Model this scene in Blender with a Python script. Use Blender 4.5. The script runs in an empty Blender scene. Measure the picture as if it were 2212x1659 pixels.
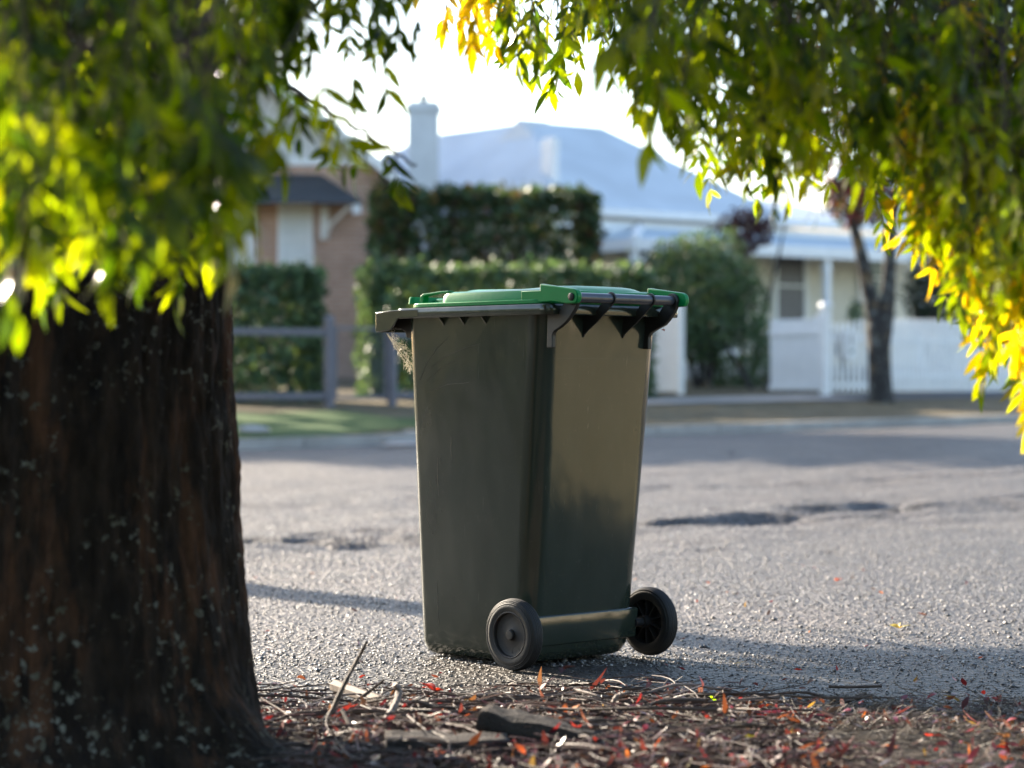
import bpy, bmesh, math, random
import numpy as np
from mathutils import Vector, Matrix, noise

# ------------------------------------------------------------------ camera, light, exposure
SC = bpy.context.scene
COL = SC.collection
R = math.radians
CAMZ, FPX, W0 = 0.791, 5200.0, 2212.0
cam_d = bpy.data.cameras.new('camera')
cam = bpy.data.objects.new('camera', cam_d); COL.objects.link(cam)
cam.location = (0, 0, CAMZ); cam.rotation_euler = (R(90), 0, 0)
cam_d.sensor_width = 36.0; cam_d.lens = FPX / W0 * 36.0
cam_d.clip_start = 0.1; cam_d.clip_end = 2000
cam_d.dof.use_dof = True; cam_d.dof.focus_distance = 6.55; cam_d.dof.aperture_fstop = 2.9
SC.camera = cam

SUN_EL, SUN_AZ = 22.0, 42.0          # azimuth: degrees to the left of straight ahead
sd = Vector((-math.sin(R(SUN_AZ)) * math.cos(R(SUN_EL)), math.cos(R(SUN_AZ)) * math.cos(R(SUN_EL)), math.sin(R(SUN_EL))))
world = bpy.data.worlds.new('World'); SC.world = world; world.use_nodes = True
wn = world.node_tree.nodes; wl = world.node_tree.links
sky = wn.new('ShaderNodeTexSky'); sky.sky_type = 'NISHITA'; sky.sun_disc = False
sky.sun_elevation = R(SUN_EL); sky.sun_rotation = R(-SUN_AZ)
sky.air_density = 1.0; sky.dust_density = 1.2; sky.ozone_density = 1.0
wl.new(sky.outputs[0], wn['Background'].inputs[0]); wn['Background'].inputs[1].default_value = 0.11
sun_d = bpy.data.lights.new('sun', 'SUN'); sun_d.energy = 5.0; sun_d.angle = R(0.55); sun_d.color = (1.0, 0.87, 0.7)
sun = bpy.data.objects.new('sun', sun_d); COL.objects.link(sun)
sun.rotation_euler = sd.to_track_quat('Z', 'Y').to_euler(); sun.location = (-20, 30, 30)
vs = SC.view_settings
vs.view_transform = 'Standard'; vs.look = 'None'; vs.gamma = 1.0; vs.exposure = 2.05; vs.use_curve_mapping = False
SC.cycles.use_denoising = True
SC.cycles.max_bounces = 8; SC.cycles.transparent_max_bounces = 8
SC.cycles.sample_clamp_indirect = 6.0

def P(px, py, d):                     # a point seen at (px, py) of the 2212-wide photo, d metres ahead
    return Vector(((px - 1106) / FPX * d, d, CAMZ + (829.5 - py) / FPX * d))

# ------------------------------------------------------------------ helpers
def tag(o, label=None, cat=None, group=None, kind=None):
    if label: o['label'] = label
    if cat: o['category'] = cat
    if group: o['group'] = group
    if kind: o['kind'] = kind
    return o

def empty(name, loc, rz=0.0, **k):
    o = bpy.data.objects.new(name, None); COL.objects.link(o)
    o.location = loc; o.rotation_euler = (0, 0, rz); o.empty_display_size = 0.1
    return tag(o, **k)

class MB:
    def __init__(s): s.v = []; s.f = []
    def add(s, vs_, fs_):
        b = len(s.v); s.v += [tuple(p) for p in vs_]; s.f += [tuple(i + b for i in f) for f in fs_]
    def box(s, x0, x1, y0, y1, z0, z1, M=None):
        vs_ = [Vector((x, y, z)) for z in (z0, z1) for y in (y0, y1) for x in (x0, x1)]
        if M is not None: vs_ = [M @ p for p in vs_]
        s.add(vs_, [(0, 2, 3, 1), (4, 5, 7, 6), (0, 1, 5, 4), (2, 6, 7, 3), (0, 4, 6, 2), (1, 3, 7, 5)])
    def prism(s, poly, h0, h1, axis='x', M=None):     # poly of 2-tuples, extruded along an axis
        def mk(p, h):
            q = Vector((h, p[0], p[1])) if axis == 'x' else (Vector((p[0], h, p[1])) if axis == 'y' else Vector((p[0], p[1], h)))
            return M @ q if M is not None else q
        n = len(poly)
        vs_ = [mk(p, h0) for p in poly] + [mk(p, h1) for p in poly]
        fs_ = [tuple(range(n)), tuple(range(2 * n - 1, n - 1, -1))] + [(i, i + n, (i + 1) % n + n, (i + 1) % n) for i in range(n)]
        s.add(vs_, fs_)
    def loft(s, rings, cap0=True, cap1=True):
        n = len(rings[0]); b = len(s.v)
        for r_ in rings: s.v += [tuple(p) for p in r_]
        for k in range(len(rings) - 1):
            for i in range(n):
                j = (i + 1) % n
                s.f.append((b + k * n + i, b + k * n + j, b + (k + 1) * n + j, b + (k + 1) * n + i))
        if cap0: s.f.append(tuple(b + i for i in reversed(range(n))))
        if cap1: s.f.append(tuple(b + (len(rings) - 1) * n + i for i in range(n)))
    def tube(s, pts, rad, n=8, cap=True):
        pts = [Vector(p) for p in pts]; rr = rad if hasattr(rad, '__len__') else [rad] * len(pts)
        up = Vector((0.31, 0.2, 0.93)); rings = []
        for i, p in enumerate(pts):
            t = (pts[min(i + 1, len(pts) - 1)] - pts[max(i - 1, 0)]).normalized()
            a = t.cross(up)
            if a.length < 1e-3: a = t.cross(Vector((1, 0, 0)))
            a.normalize(); b = t.cross(a); up = b.cross(t) if False else up
            rings.append([p + (a * math.cos(2 * math.pi * k / n) + b * math.sin(2 * math.pi * k / n)) * rr[i] for k in range(n)])
        s.loft(rings, cap, cap)
    def lathe(s, prof, M, n=40):                       # prof: (radius, height along local z)
        rings = [[M @ Vector((r_ * math.cos(2 * math.pi * k / n), r_ * math.sin(2 * math.pi * k / n), h)) for k in range(n)] for r_, h in prof]
        s.loft(rings, True, True)
    def build(s, name, mat, parent=None, smooth=None, bevel=None, loc=None):
        me = bpy.data.meshes.new(name); me.from_pydata(s.v, [], s.f); me.update()
        bm = bmesh.new(); bm.from_mesh(me); bmesh.ops.recalc_face_normals(bm, faces=bm.faces); bm.to_mesh(me); bm.free()
        o = bpy.data.objects.new(name, me); COL.objects.link(o); me.materials.append(mat)
        if parent is not None: o.parent = parent
        if loc is not None: o.location = loc
        if smooth is not None:
            me.polygons.foreach_set('use_smooth', [True] * len(me.polygons)); me.set_sharp_from_angle(angle=R(smooth))
        if bevel:
            m = o.modifiers.new('bevel', 'BEVEL'); m.width = bevel; m.segments = 2; m.limit_method = 'ANGLE'; m.angle_limit = R(35)
            m.harden_normals = False
        return o

def np_mesh(name, V, F, mat, parent=None, tint=None, smooth=False):
    V = np.asarray(V, dtype=np.float32); F = np.asarray(F, dtype=np.int32)
    me = bpy.data.meshes.new(name)
    me.vertices.add(len(V)); me.vertices.foreach_set('co', V.ravel())
    k = F.shape[1]
    me.loops.add(F.size); me.loops.foreach_set('vertex_index', F.ravel())
    me.polygons.add(len(F)); me.polygons.foreach_set('loop_start', np.arange(0, F.size, k, dtype=np.int32))
    try: me.polygons.foreach_set('loop_total', np.full(len(F), k, dtype=np.int32))
    except Exception: pass
    me.update(calc_edges=True); me.validate()
    if tint is not None:
        ca = me.color_attributes.new('tint', 'FLOAT_COLOR', 'POINT')
        ca.data.foreach_set('color', np.asarray(tint, dtype=np.float32).ravel())
    if smooth: me.polygons.foreach_set('use_smooth', [True] * len(me.polygons))
    o = bpy.data.objects.new(name, me); COL.objects.link(o); me.materials.append(mat)
    if parent is not None: o.parent = parent
    return o

# ------------------------------------------------------------------ materials
class NT:
    def __init__(s, name):
        s.m = bpy.data.materials.new(name); s.m.use_nodes = True
        s.n = s.m.node_tree.nodes; s.l = s.m.node_tree.links
        s.b = s.n['Principled BSDF']; s.out = s.n['Material Output']
        s.tc = s.n.new('ShaderNodeTexCoord')
    def node(s, t, **k):
        q = s.n.new(t)
        for a, v in k.items(): setattr(q, a, v)
        return q
    def set(s, node, **k):
        for a, v in k.items(): node.inputs[a.replace('_', ' ')].default_value = v
    def map(s, scale=(1, 1, 1), rot=(0, 0, 0), src='Object'):
        q = s.node('ShaderNodeMapping'); q.inputs['Scale'].default_value = scale; q.inputs['Rotation'].default_value = rot
        s.l.new(s.tc.outputs[src], q.inputs['Vector']); return q.outputs[0]
    def noise(s, vec, scale, detail=4, rough=0.55, dist=0.0):
        q = s.node('ShaderNodeTexNoise'); q.inputs['Scale'].default_value = scale; q.inputs['Detail'].default_value = detail
        q.inputs['Roughness'].default_value = rough; q.inputs['Distortion'].default_value = dist
        s.l.new(vec, q.inputs['Vector']); return q.outputs['Fac']
    def voro(s, vec, scale, out='Distance', feature='F1'):
        q = s.node('ShaderNodeTexVoronoi'); q.feature = feature; q.inputs['Scale'].default_value = scale
        s.l.new(vec, q.inputs['Vector']); return q.outputs[out]
    def ramp(s, fac, stops):
        q = s.node('ShaderNodeValToRGB'); e = q.color_ramp.elements
        while len(e) < len(stops): e.new(0.5)
        for i, (p, c) in enumerate(stops):
            e[i].position = p; e[i].color = (c[0], c[1], c[2], 1) if hasattr(c, '__len__') else (c, c, c, 1)
        s.l.new(fac, q.inputs[0]); return q.outputs[0]
    def mix(s, fac, a, b, mode='MIX'):
        q = s.node('ShaderNodeMix', data_type='RGBA', blend_type=mode)
        for idx, v in ((0, fac), (6, a), (7, b)):
            if isinstance(v, (int, float)): q.inputs[idx].default_value = v
            elif isinstance(v, tuple): q.inputs[idx].default_value = (*v, 1)
            else: s.l.new(v, q.inputs[idx])
        return q.outputs[2]
    def bump(s, h, strength, dist, nrm=None):
        q = s.node('ShaderNodeBump'); q.inputs['Strength'].default_value = strength; q.inputs['Distance'].default_value = dist
        s.l.new(h, q.inputs['Height'])
        if nrm is not None: s.l.new(nrm, q.inputs['Normal'])
        return q.outputs[0]
    def fin(s, col=None, rough=0.6, metal=0.0, nrm=None, spec=0.5):
        if col is not None:
            if isinstance(col, tuple): s.b.inputs['Base Color'].default_value = (*col, 1)
            else: s.l.new(col, s.b.inputs['Base Color'])
        if isinstance(rough, (int, float)): s.b.inputs['Roughness'].default_value = rough
        else: s.l.new(rough, s.b.inputs['Roughness'])
        s.b.inputs['Metallic'].default_value = metal; s.b.inputs['Specular IOR Level'].default_value = spec
        if nrm is not None: s.l.new(nrm, s.b.inputs['Normal'])
        return s.m

def simple(name, col, rough=0.6, metal=0.0, var=0.25, scale=6.0, bump=0.0, spec=0.5):
    t = NT(name); v = t.map()
    n = t.noise(v, scale, 5, 0.6)
    dark = tuple(c * (1 - var) for c in col); lite = tuple(min(1, c * (1 + var)) for c in col)
    c = t.ramp(n, [(0.3, dark), (0.7, lite)])
    nr = t.bump(t.noise(v, scale * 12, 3), bump, 0.01) if bump else None
    return t.fin(c, rough, metal, nr, spec)

def leaf_mat(name, trans=0.5, tboost=(1.6, 1.5, 0.6), rough=0.45, spec=0.4):
    t = NT(name)
    a = t.node('ShaderNodeAttribute', attribute_name='tint')
    t.l.new(a.outputs['Color'], t.b.inputs['Base Color']); t.b.inputs['Roughness'].default_value = rough
    t.b.inputs['Specular IOR Level'].default_value = spec
    tr = t.node('ShaderNodeBsdfTranslucent')
    tc = t.mix(1.0, a.outputs['Color'], tboost, 'MULTIPLY')
    t.l.new(tc, tr.inputs['Color'])
    ms = t.node('ShaderNodeMixShader'); ms.inputs[0].default_value = trans
    t.l.new(t.b.outputs[0], ms.inputs[1]); t.l.new(tr.outputs[0], ms.inputs[2]); t.l.new(ms.outputs[0], t.out.inputs['Surface'])
    return t.m

M = {}
def bin_plastic():
    t = NT('bin_plastic'); v = t.map()
    n1 = t.noise(t.map((3, 3, 1.2)), 4, 5); fine = t.noise(t.map((14, 14, 2.2)), 9, 5, 0.7)
    col = t.ramp(n1, [(0.3, (0.024, 0.031, 0.022)), (0.7, (0.032, 0.040, 0.029))])
    scr = t.ramp(t.noise(t.map((60, 60, 1.6), (0.25, 0.1, 0)), 3.0, 2, 0.5), [(0.70, 0.0), (0.76, 1.0)])
    patch = t.ramp(t.noise(v, 7, 3), [(0.5, 0.0), (0.62, 1.0)])
    sm = t.mix(1.0, scr, patch, 'MULTIPLY')
    col = t.mix(t.mix(1.0, sm, (0.6, 0.6, 0.6), 'MULTIPLY'), col, (0.15, 0.15, 0.13))
    dust = t.ramp(t.noise(v, 40, 6, 0.75), [(0.6, 0.0), (0.78, 0.25)])
    col = t.mix(dust, col, (0.12, 0.11, 0.09))
    rg = t.ramp(fine, [(0.3, 0.10), (0.7, 0.17)])
    nr = t.bump(t.noise(v, 420, 2), 0.04, 0.0004, t.bump(t.noise(t.map((1, 1, .6)), 6, 2), 0.25, 0.016))
    return t.fin(col, rg, 0, nr, 0.68)
M['bin'] = bin_plastic()
M['scuff'] = simple('scuffed_plastic', (0.11, 0.105, 0.09), 0.6, var=0.3, scale=30)
M['bracket'] = simple('dark_plastic', (0.014, 0.014, 0.012), 0.5, var=0.2, scale=12, bump=0.05)
M['handle'] = simple('handle_steel', (0.07, 0.075, 0.09), 0.28, var=0.15, scale=20, metal=0.35)
M['lid'] = simple('green_plastic', (0.0, 0.2, 0.05), 0.34, var=0.12, scale=5, bump=0.03, spec=0.22)
M['rubber'] = simple('tyre_rubber', (0.010, 0.0098, 0.0098), 0.66, var=0.3, scale=18, bump=0.15)
M['hub'] = simple('hub_plastic', (0.014, 0.012, 0.012), 0.6, var=0.25, scale=14, bump=0.08)

def asphalt():
    t = NT('asphalt'); v = t.map()
    chips = t.voro(v, 95, 'Color'); chd = t.voro(v, 95)
    sep = t.node('ShaderNodeSeparateColor'); t.l.new(chips, sep.inputs[0])
    c = t.ramp(sep.outputs[0], [(0.0, (0.03, 0.0255, 0.023)), (0.5, (0.06, 0.052, 0.047)), (0.85, (0.115, 0.1, 0.088)), (1.0, (0.33, 0.3, 0.285))])
    big = t.noise(v, 0.7, 6, 0.65)
    c = t.mix(1.0, c, t.ramp(big, [(0.3, (0.62, 0.62, 0.64)), (0.5, (0.97, 0.94, 0.92)), (0.7, (1.32, 1.24, 1.17))]), 'MULTIPLY')
    brown = t.ramp(t.noise(v, 1.1, 6, 0.65), [(0.5, 0.0), (0.68, 0.5)])
    c = t.mix(brown, c, (0.085, 0.066, 0.048))
    gy_ = t.node('ShaderNodeSeparateXYZ'); t.l.new(v, gy_.inputs[0])        # verge grit and soil, made darker to deepen the foreground shadow
    gm = t.node('ShaderNodeMath', operation='MULTIPLY_ADD'); gm.inputs[1].default_value = 0.9; t.l.new(t.noise(v, 2.2, 6, 0.7), gm.inputs[0]); t.l.new(gy_.outputs[1], gm.inputs[2])
    gd = t.node('ShaderNodeMapRange'); gd.inputs[1].default_value = 7.0; gd.inputs[2].default_value = 7.9; gd.inputs[3].default_value = 0.92; gd.inputs[4].default_value = 0.0; t.l.new(gm.outputs[0], gd.inputs[0])
    c = t.mix(gd.outputs[0], c, t.ramp(t.noise(v, 70, 5, 0.7), [(0.35, (0.016, 0.013, 0.011)), (0.6, (0.042, 0.034, 0.027)), (0.75, (0.11, 0.095, 0.08))]))
    wv = t.mix(0.12, v, t.node('ShaderNodeTexNoise').outputs['Color'])
    ed = t.voro(wv, 0.55, 'Distance', 'DISTANCE_TO_EDGE')
    crack = t.ramp(ed, [(0.006, 1.0), (0.014, 0.0)])
    crack = t.mix(1.0, crack, t.ramp(t.noise(v, 0.35, 2), [(0.5, 0.0), (0.55, 0.9)]), 'MULTIPLY')
    c = t.mix(crack, c, (0.018, 0.017, 0.016))
    pv = t.node('ShaderNodeTexVoronoi'); pv.distance = 'CHEBYCHEV'; pv.inputs['Scale'].default_value = 0.22; t.l.new(t.map((1, 1, 1), (0, 0, 0.66)), pv.inputs['Vector'])
    ps = t.node('ShaderNodeSeparateColor'); t.l.new(pv.outputs['Color'], ps.inputs[0])
    c = t.mix(t.ramp(ps.outputs[0], [(0.70, 0.0), (0.72, 0.4)]), c, (0.035, 0.034, 0.036))
    n2 = t.noise(v, 38, 4)
    nr = t.bump(chd, 0.6, 0.012, t.bump(t.voro(v, 46), 0.65, 0.025, t.bump(n2, 0.4, 0.03)))
    return t.fin(c, 0.55, 0, nr, 0.35)
M['asphalt'] = asphalt()
M['tar'] = simple('dark_asphalt', (0.045, 0.046, 0.052), 0.75, var=0.25, scale=5, bump=0.3)
M['concrete'] = simple('concrete', (0.34, 0.32, 0.3), 0.85, var=0.18, scale=3, bump=0.2)
M['footpath'] = simple('footpath_concrete', (0.33, 0.3, 0.27), 0.9, var=0.15, scale=2, bump=0.2)

def soil():
    t = NT('soil'); v = t.map()
    c = t.ramp(t.noise(v, 9, 8, 0.7), [(0.25, (0.014, 0.011, 0.009)), (0.55, (0.036, 0.028, 0.021)), (0.8, (0.07, 0.055, 0.044))])
    nr = t.bump(t.noise(v, 60, 6, 0.7), 0.7, 0.02)
    return t.fin(c, 0.9, 0, nr, 0.2)
M['soil'] = soil()
def ground_mat(name, a, b, c3, sc):
    t = NT(name); v = t.map()
    c = t.ramp(t.noise(v, sc, 8, 0.7), [(0.3, a), (0.5, b), (0.72, c3)])
    nr = t.bump(t.noise(v, 45, 5, 0.7), 0.7, 0.04)
    return t.fin(c, 0.9, 0, nr, 0.15)
M['dry_grass'] = ground_mat('dry_verge', (0.1, 0.085, 0.05), (0.16, 0.13, 0.08), (0.24, 0.2, 0.13), 2.2)
M['reflected_straw'] = ground_mat('reflected_straw', (0.3, 0.25, 0.13), (0.42, 0.35, 0.2), (0.55, 0.46, 0.28), 2.2)  # pale tone for the added strip mirrored in the bin
M['lawn'] = ground_mat('lawn', (0.05, 0.085, 0.03), (0.075, 0.125, 0.045), (0.12, 0.15, 0.06), 3)
M['yard'] = ground_mat('yard', (0.04, 0.04, 0.03), (0.08, 0.075, 0.05), (0.12, 0.11, 0.07), 1.5)

def bark():
    t = NT('bark'); v = t.map((1, 1, 0.28)); vo = t.map()
    fis = t.noise(v, 26, 8, 0.68, 0.4)
    c = t.ramp(fis, [(0.3, (0.005, 0.0035, 0.003)), (0.5, (0.017, 0.011, 0.007)), (0.72, (0.042, 0.026, 0.017))])
    rust = t.ramp(t.noise(t.map((1, 1, 0.22)), 9, 6, 0.65), [(0.52, 0.0), (0.64, 0.8)])
    c = t.mix(rust, c, (0.1, 0.045, 0.022))
    l1 = t.ramp(t.noise(vo, 46, 6, 0.66), [(0.585, 0.0), (0.60, 1.0)])
    l2 = t.ramp(t.noise(vo, 5.5, 4, 0.6), [(0.47, 0.0), (0.53, 1.0)])
    lich = t.mix(1.0, l1, l2, 'MULTIPLY')
    lc = t.ramp(t.noise(vo, 13, 2), [(0.4, (0.085, 0.08, 0.055)), (0.62, (0.18, 0.172, 0.14))])
    c = t.mix(lich, c, lc)
    plate = t.voro(t.map((1, 1, .33)), 30, 'Distance', 'DISTANCE_TO_EDGE')
    nr = t.bump(fis, 0.8, 0.02, t.bump(plate, 0.8, 0.02, t.bump(t.noise(vo, 130, 4, 0.7), 0.5, 0.008)))
    return t.fin(c, 0.9, 0, nr, 0.2)
M['bark'] = bark()
def grey_bark():
    t = NT('grey_bark'); v = t.map((1, 1, 0.4)); vo = t.map()
    c = t.ramp(t.noise(v, 14, 7, 0.65), [(0.32, (0.018, 0.017, 0.017)), (0.6, (0.055, 0.051, 0.05))])
    l1 = t.ramp(t.noise(vo, 9, 5, 0.6), [(0.55, 0.0), (0.62, 1.0)])
    c = t.mix(l1, c, (0.15, 0.155, 0.145))
    low = t.ramp(t.noise(vo, 3, 2), [(0.56, 0.0), (0.64, 0.5)])
    c = t.mix(low, c, (0.2, 0.13, 0.06))
    return t.fin(c, 0.9, 0, t.bump(t.noise(v, 40, 5), 0.6, 0.02), 0.2)
M['grey_bark'] = grey_bark()
M['twig'] = simple('twig_bark', (0.075, 0.048, 0.034), 0.75, var=0.5, scale=30, bump=0.3)
M['twig_pale'] = simple('pale_twig_bark', (0.19, 0.14, 0.115), 0.65, var=0.35, scale=40, bump=0.3)
M['log'] = simple('dark_log', (0.03, 0.022, 0.018), 0.9, var=0.6, scale=14, bump=0.7)
M['leaf'] = leaf_mat('ash_leaf', 0.66, (6.5, 7.0, 0.4), 0.22, 0.4)
M['bgleaf'] = leaf_mat('garden_leaf', 0.3, (1.5, 1.4, 0.6), 0.5, 0.35)
M['litterleaf'] = leaf_mat('fallen_leaf', 0.42, (1.6, 1.1, 0.6), 0.33, 0.55)
M['straw'] = leaf_mat('dry_straw', 0.2, (1.2, 1.1, 0.9), 0.5, 0.4)
M['web'] = leaf_mat('spider_silk', 0.5, (1.1, 1.1, 1.0), 0.4, 0.5)
M['white'] = simple('white_paint', (0.83, 0.83, 0.83), 0.55, var=0.05, scale=4)
M['cream'] = simple('cream_weatherboard', (0.68, 0.62, 0.5), 0.6, var=0.06, scale=3)
M['frame'] = simple('window_frame_paint', (0.76, 0.75, 0.7), 0.5, var=0.04)
M['pane'] = simple('dark_blind', (0.09, 0.085, 0.09), 0.35, var=0.25, scale=1.5)
M['blind'] = simple('white_blind', (0.74, 0.76, 0.76), 0.5, var=0.06, scale=1.5)
M['greenpane'] = simple('greenish_glass', (0.12, 0.17, 0.16), 0.2, var=0.2)
M['awning'] = simple('awning_metal', (0.05, 0.055, 0.065), 0.5, var=0.12, scale=3)
M['fence_grey'] = simple('grey_fence_paint', (0.115, 0.11, 0.135), 0.5, var=0.1, scale=5)
M['stone'] = simple('sandstone', (0.74, 0.64, 0.5), 0.85, var=0.3, scale=1.3, bump=0.4)
def brick(name, a, b, mortar):
    t = NT(name)
    q = t.node('ShaderNodeTexBrick'); q.inputs['Color1'].default_value = (*a, 1); q.inputs['Color2'].default_value = (*b, 1)
    q.inputs['Mortar'].default_value = (*mortar, 1); q.inputs['Scale'].default_value = 1.0
    q.inputs['Brick Width'].default_value = 0.24; q.inputs['Row Height'].default_value = 0.086; q.inputs['Mortar Size'].default_value = 0.011
    sx = t.node('ShaderNodeSeparateXYZ'); t.l.new(t.tc.outputs['Object'], sx.inputs[0])
    ad = t.node('ShaderNodeMath', operation='ADD'); t.l.new(sx.outputs[0], ad.inputs[0]); t.l.new(sx.outputs[1], ad.inputs[1])
    cb = t.node('ShaderNodeCombineXYZ'); t.l.new(ad.outputs[0], cb.inputs[0]); t.l.new(sx.outputs[2], cb.inputs[1])
    t.l.new(cb.outputs[0], q.inputs['Vector'])
    n = t.ramp(t.noise(t.map(), 2.5, 6), [(0.3, 0.8), (0.7, 1.15)])
    c = t.mix(1.0, q.outputs['Color'], n, 'MULTIPLY')
    return t.fin(c, 0.85, 0, t.bump(q.outputs['Fac'], -0.4, 0.01), 0.2)
M['brick'] = brick('tan_brick', (0.56, 0.34, 0.25), (0.48, 0.27, 0.19), (0.52, 0.44, 0.37))
M['redbrick'] = brick('red_brick', (0.42, 0.18, 0.1), (0.34, 0.14, 0.08), (0.32, 0.25, 0.2))
def iron(name, col):
    t = NT(name); v = t.map()
    w = t.node('ShaderNodeTexWave'); w.inputs['Scale'].default_value = 4.0; w.inputs['Distortion'].default_value = 0.0
    t.l.new(v, w.inputs['Vector'])
    c = t.ramp(t.noise(v, 0.8, 5), [(0.3, tuple(x * 0.9 for x in col)), (0.7, tuple(min(1, x * 1.08) for x in col))])
    return t.fin(c, 0.85, 0.0, t.bump(w.outputs['Fac'], 0.25, 0.03), 0.05)
M['iron'] = iron('pale_roof_iron', (0.56, 0.61, 0.66))
M['iron2'] = iron('verandah_roof_iron', (0.5, 0.58, 0.64))
M['iron3'] = iron('white_roof_iron', (0.66, 0.68, 0.7))
M['render'] = simple('pale_render', (0.62, 0.62, 0.62), 0.8, var=0.08, scale=2)

# ------------------------------------------------------------------ street frame and ground heights
SX, SY = math.cos(R(38)), math.sin(R(38))            # along the street, right and away
def ns(x, y): return -SY * x + SX * y, SX * x + SY * y
def xy(n, s): return SX * s - SY * n, SY * s + SX * n
def smooth(a, b, t):
    if a > b: return 1 - smooth(b, a, t)
    t = max(0.0, min(1.0, (t - a) / (b - a))); return t * t * (3 - 2 * t)
KERB_N = 21.5
def road_z(n, s):
    x, y = xy(n, s)
    w = smooth(9, 21, n); z = w * 0.096 + w * 0.0135 * (s - 13)
    f = smooth(7.6, 9.5, n) * (1 - smooth(16, 20, n))
    if -0.001 < f and n > 5.0 and n < 22:
        q = noise.fractal(Vector((s * 0.55, n * 1.5, 3.1)), 1.0, 2.0, 4)
        z += f * (0.035 * q + 0.05 * noise.fractal(Vector((s * 1.0 + 4, n * 3.0, 5.5)), 1.0, 2.0, 3) * max(smooth(1.1, .3, abs(n - 10.1 - .06 * (s - 9))), .8 * smooth(.9, .2, abs(n - 8.6)) * smooth(9, 7.6, s)))
        # worn trough with broken edges, roughly along the street
        c = 10.4 + 0.35 * noise.noise(Vector((s * 0.35, 7.7, 0))) + 0.05 * (s - 8)
        h = noise.fractal(Vector((s * 1.3, n * 3.0, 9.0)), 1.0, 2.0, 3)
        tr = max(0.0, 1 - abs((n - c) / 0.75)); z -= 0.05 * smooth(0.45, 0.8, tr * .9 + 0.75 * h)
        c2 = 13.2 + 0.3 * noise.noise(Vector((s * 0.3, 1.7, 0)))
        tr = max(0.0, 1 - abs((n - c2) / 0.5)); z -= 0.025 * smooth(0.45, 0.75, tr * .9 + 0.7 * h)
    z -= 0.008 * smooth(0.2, 0.6, x) * (1 - smooth(7.5, 8.5, y))
    z += 0.004 * noise.noise(Vector((x * 2.5, y * 2.5, 0)))
    return z
def base_z(n, s):                                    # verge and gardens beyond the kerb
    b = 0.196 + 0.234 * smooth(0, 1, (n - KERB_N) / 4.8) if n < 26.3 else 0.43 + 0.03 * min(n - 26.3, 14)
    return b + 0.0135 * (max(-10, min(s, 60)) - 13)
def gz(x, y):
    n, s = ns(x, y)
    return base_z(n, s) if n > KERB_N else road_z(n, s)

def sheet(name, fn, ns_, ss_, mat, kind='structure', lift=0.0, mask=None):
    V = []; F = []
    for n in ns_:
        for s in ss_:
            x, y = xy(n, s); V.append((x, y, fn(n, s) + lift))
    k = len(ss_)
    for i in range(len(ns_) - 1):
        for j in range(k - 1):
            if mask is None or mask(0.5 * (ns_[i] + ns_[i + 1]), 0.5 * (ss_[j] + ss_[j + 1])):
                F.append((i * k + j, i * k + j + 1, (i + 1) * k + j + 1, (i + 1) * k + j))
    o = np_mesh(name, V, F, mat, smooth=True)
    tag(o, kind=kind); return o

fr = lambda a, b, st: list(np.arange(a, b, st))
sheet('road', road_z, fr(-60, 2, 6) + fr(2, 4, .25) + fr(4, 16, .06) + fr(16, KERB_N, .3) + [KERB_N], fr(-80, 0, 6) + fr(0, 18, .075) + fr(18, 30, .4) + fr(30, 121, 6), M['asphalt'])
far_n = [KERB_N + 0.14] + fr(21.8, 28, .4) + fr(28, 60, 3) + fr(60, 800, 40)
far_s = fr(-600, -20, 40) + fr(-20, 60, .8) + fr(60, 900, 40)
sheet('verge', base_z, far_n, far_s, M['dry_grass'])
sheet('lawn', base_z, fr(KERB_N + .3, 25.31, .3), fr(4, 18.9, .3), M['lawn'], lift=0.012,
      mask=lambda n, s: s < 18.0 + 0.5 * math.sin(n * 2) - 0.25 * (n - 21.5) and n > KERB_N + .2 + 0.9 * smooth(13.8, 16.5, s))
sheet('footpath', base_z, fr(24.9, 26.31, .35), fr(20.5, 26.3, .4), M['footpath'], lift=0.016)
sheet('driveway', base_z, fr(KERB_N + .15, 26.2, .3), fr(25.0, 33, .4), M['tar'], lift=0.012,
      mask=lambda n, s: abs(s - 29.3 + 0.62 * (n - 26.2)) < 1.25 or n > 24.6)
sheet('lawn', base_z, fr(22.2, 25.9, .3), fr(29.0, 42, .3), M['lawn'], lift=0.02, mask=lambda n, s: s > 30.7 - 0.3 * (n - 26))
kb = MB()
for s in fr(-40, 70, 1.0):
    z0 = road_z(KERB_N, s); z1 = road_z(KERB_N, s + .985)
    t0 = base_z(KERB_N, s) + .012; t1 = base_z(KERB_N, s + .985) + .012
    a, b, c, d = xy(KERB_N - .01, s), xy(KERB_N + .15, s), xy(KERB_N + .15, s + .985), xy(KERB_N - .01, s + .985)
    kb.add([(*a, z0 - .05), (*b, z0 - .05), (*c, z1 - .05), (*d, z1 - .05), (*a, t0), (*b, t0), (*c, t1), (*d, t1)],
           [(0, 3, 2, 1), (4, 5, 6, 7), (0, 1, 5, 4), (2, 3, 7, 6), (0, 4, 7, 3), (1, 2, 6, 5)])
tag(kb.build('kerb', M['concrete']), kind='structure')
# concrete gutter crossing wedge on the left
sheet('driveway_apron', lambda n, s: road_z(KERB_N, s) + (base_z(n, s) - road_z(KERB_N, s)) * smooth(20.8, 22.6, n), fr(20.9, 22.5, .2), fr(14.2, 17.4, .2), M['footpath'], lift=0.02,
      mask=lambda n, s: n < 20.9 + 1.5 * smooth(14.2, 16.2, s))

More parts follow.
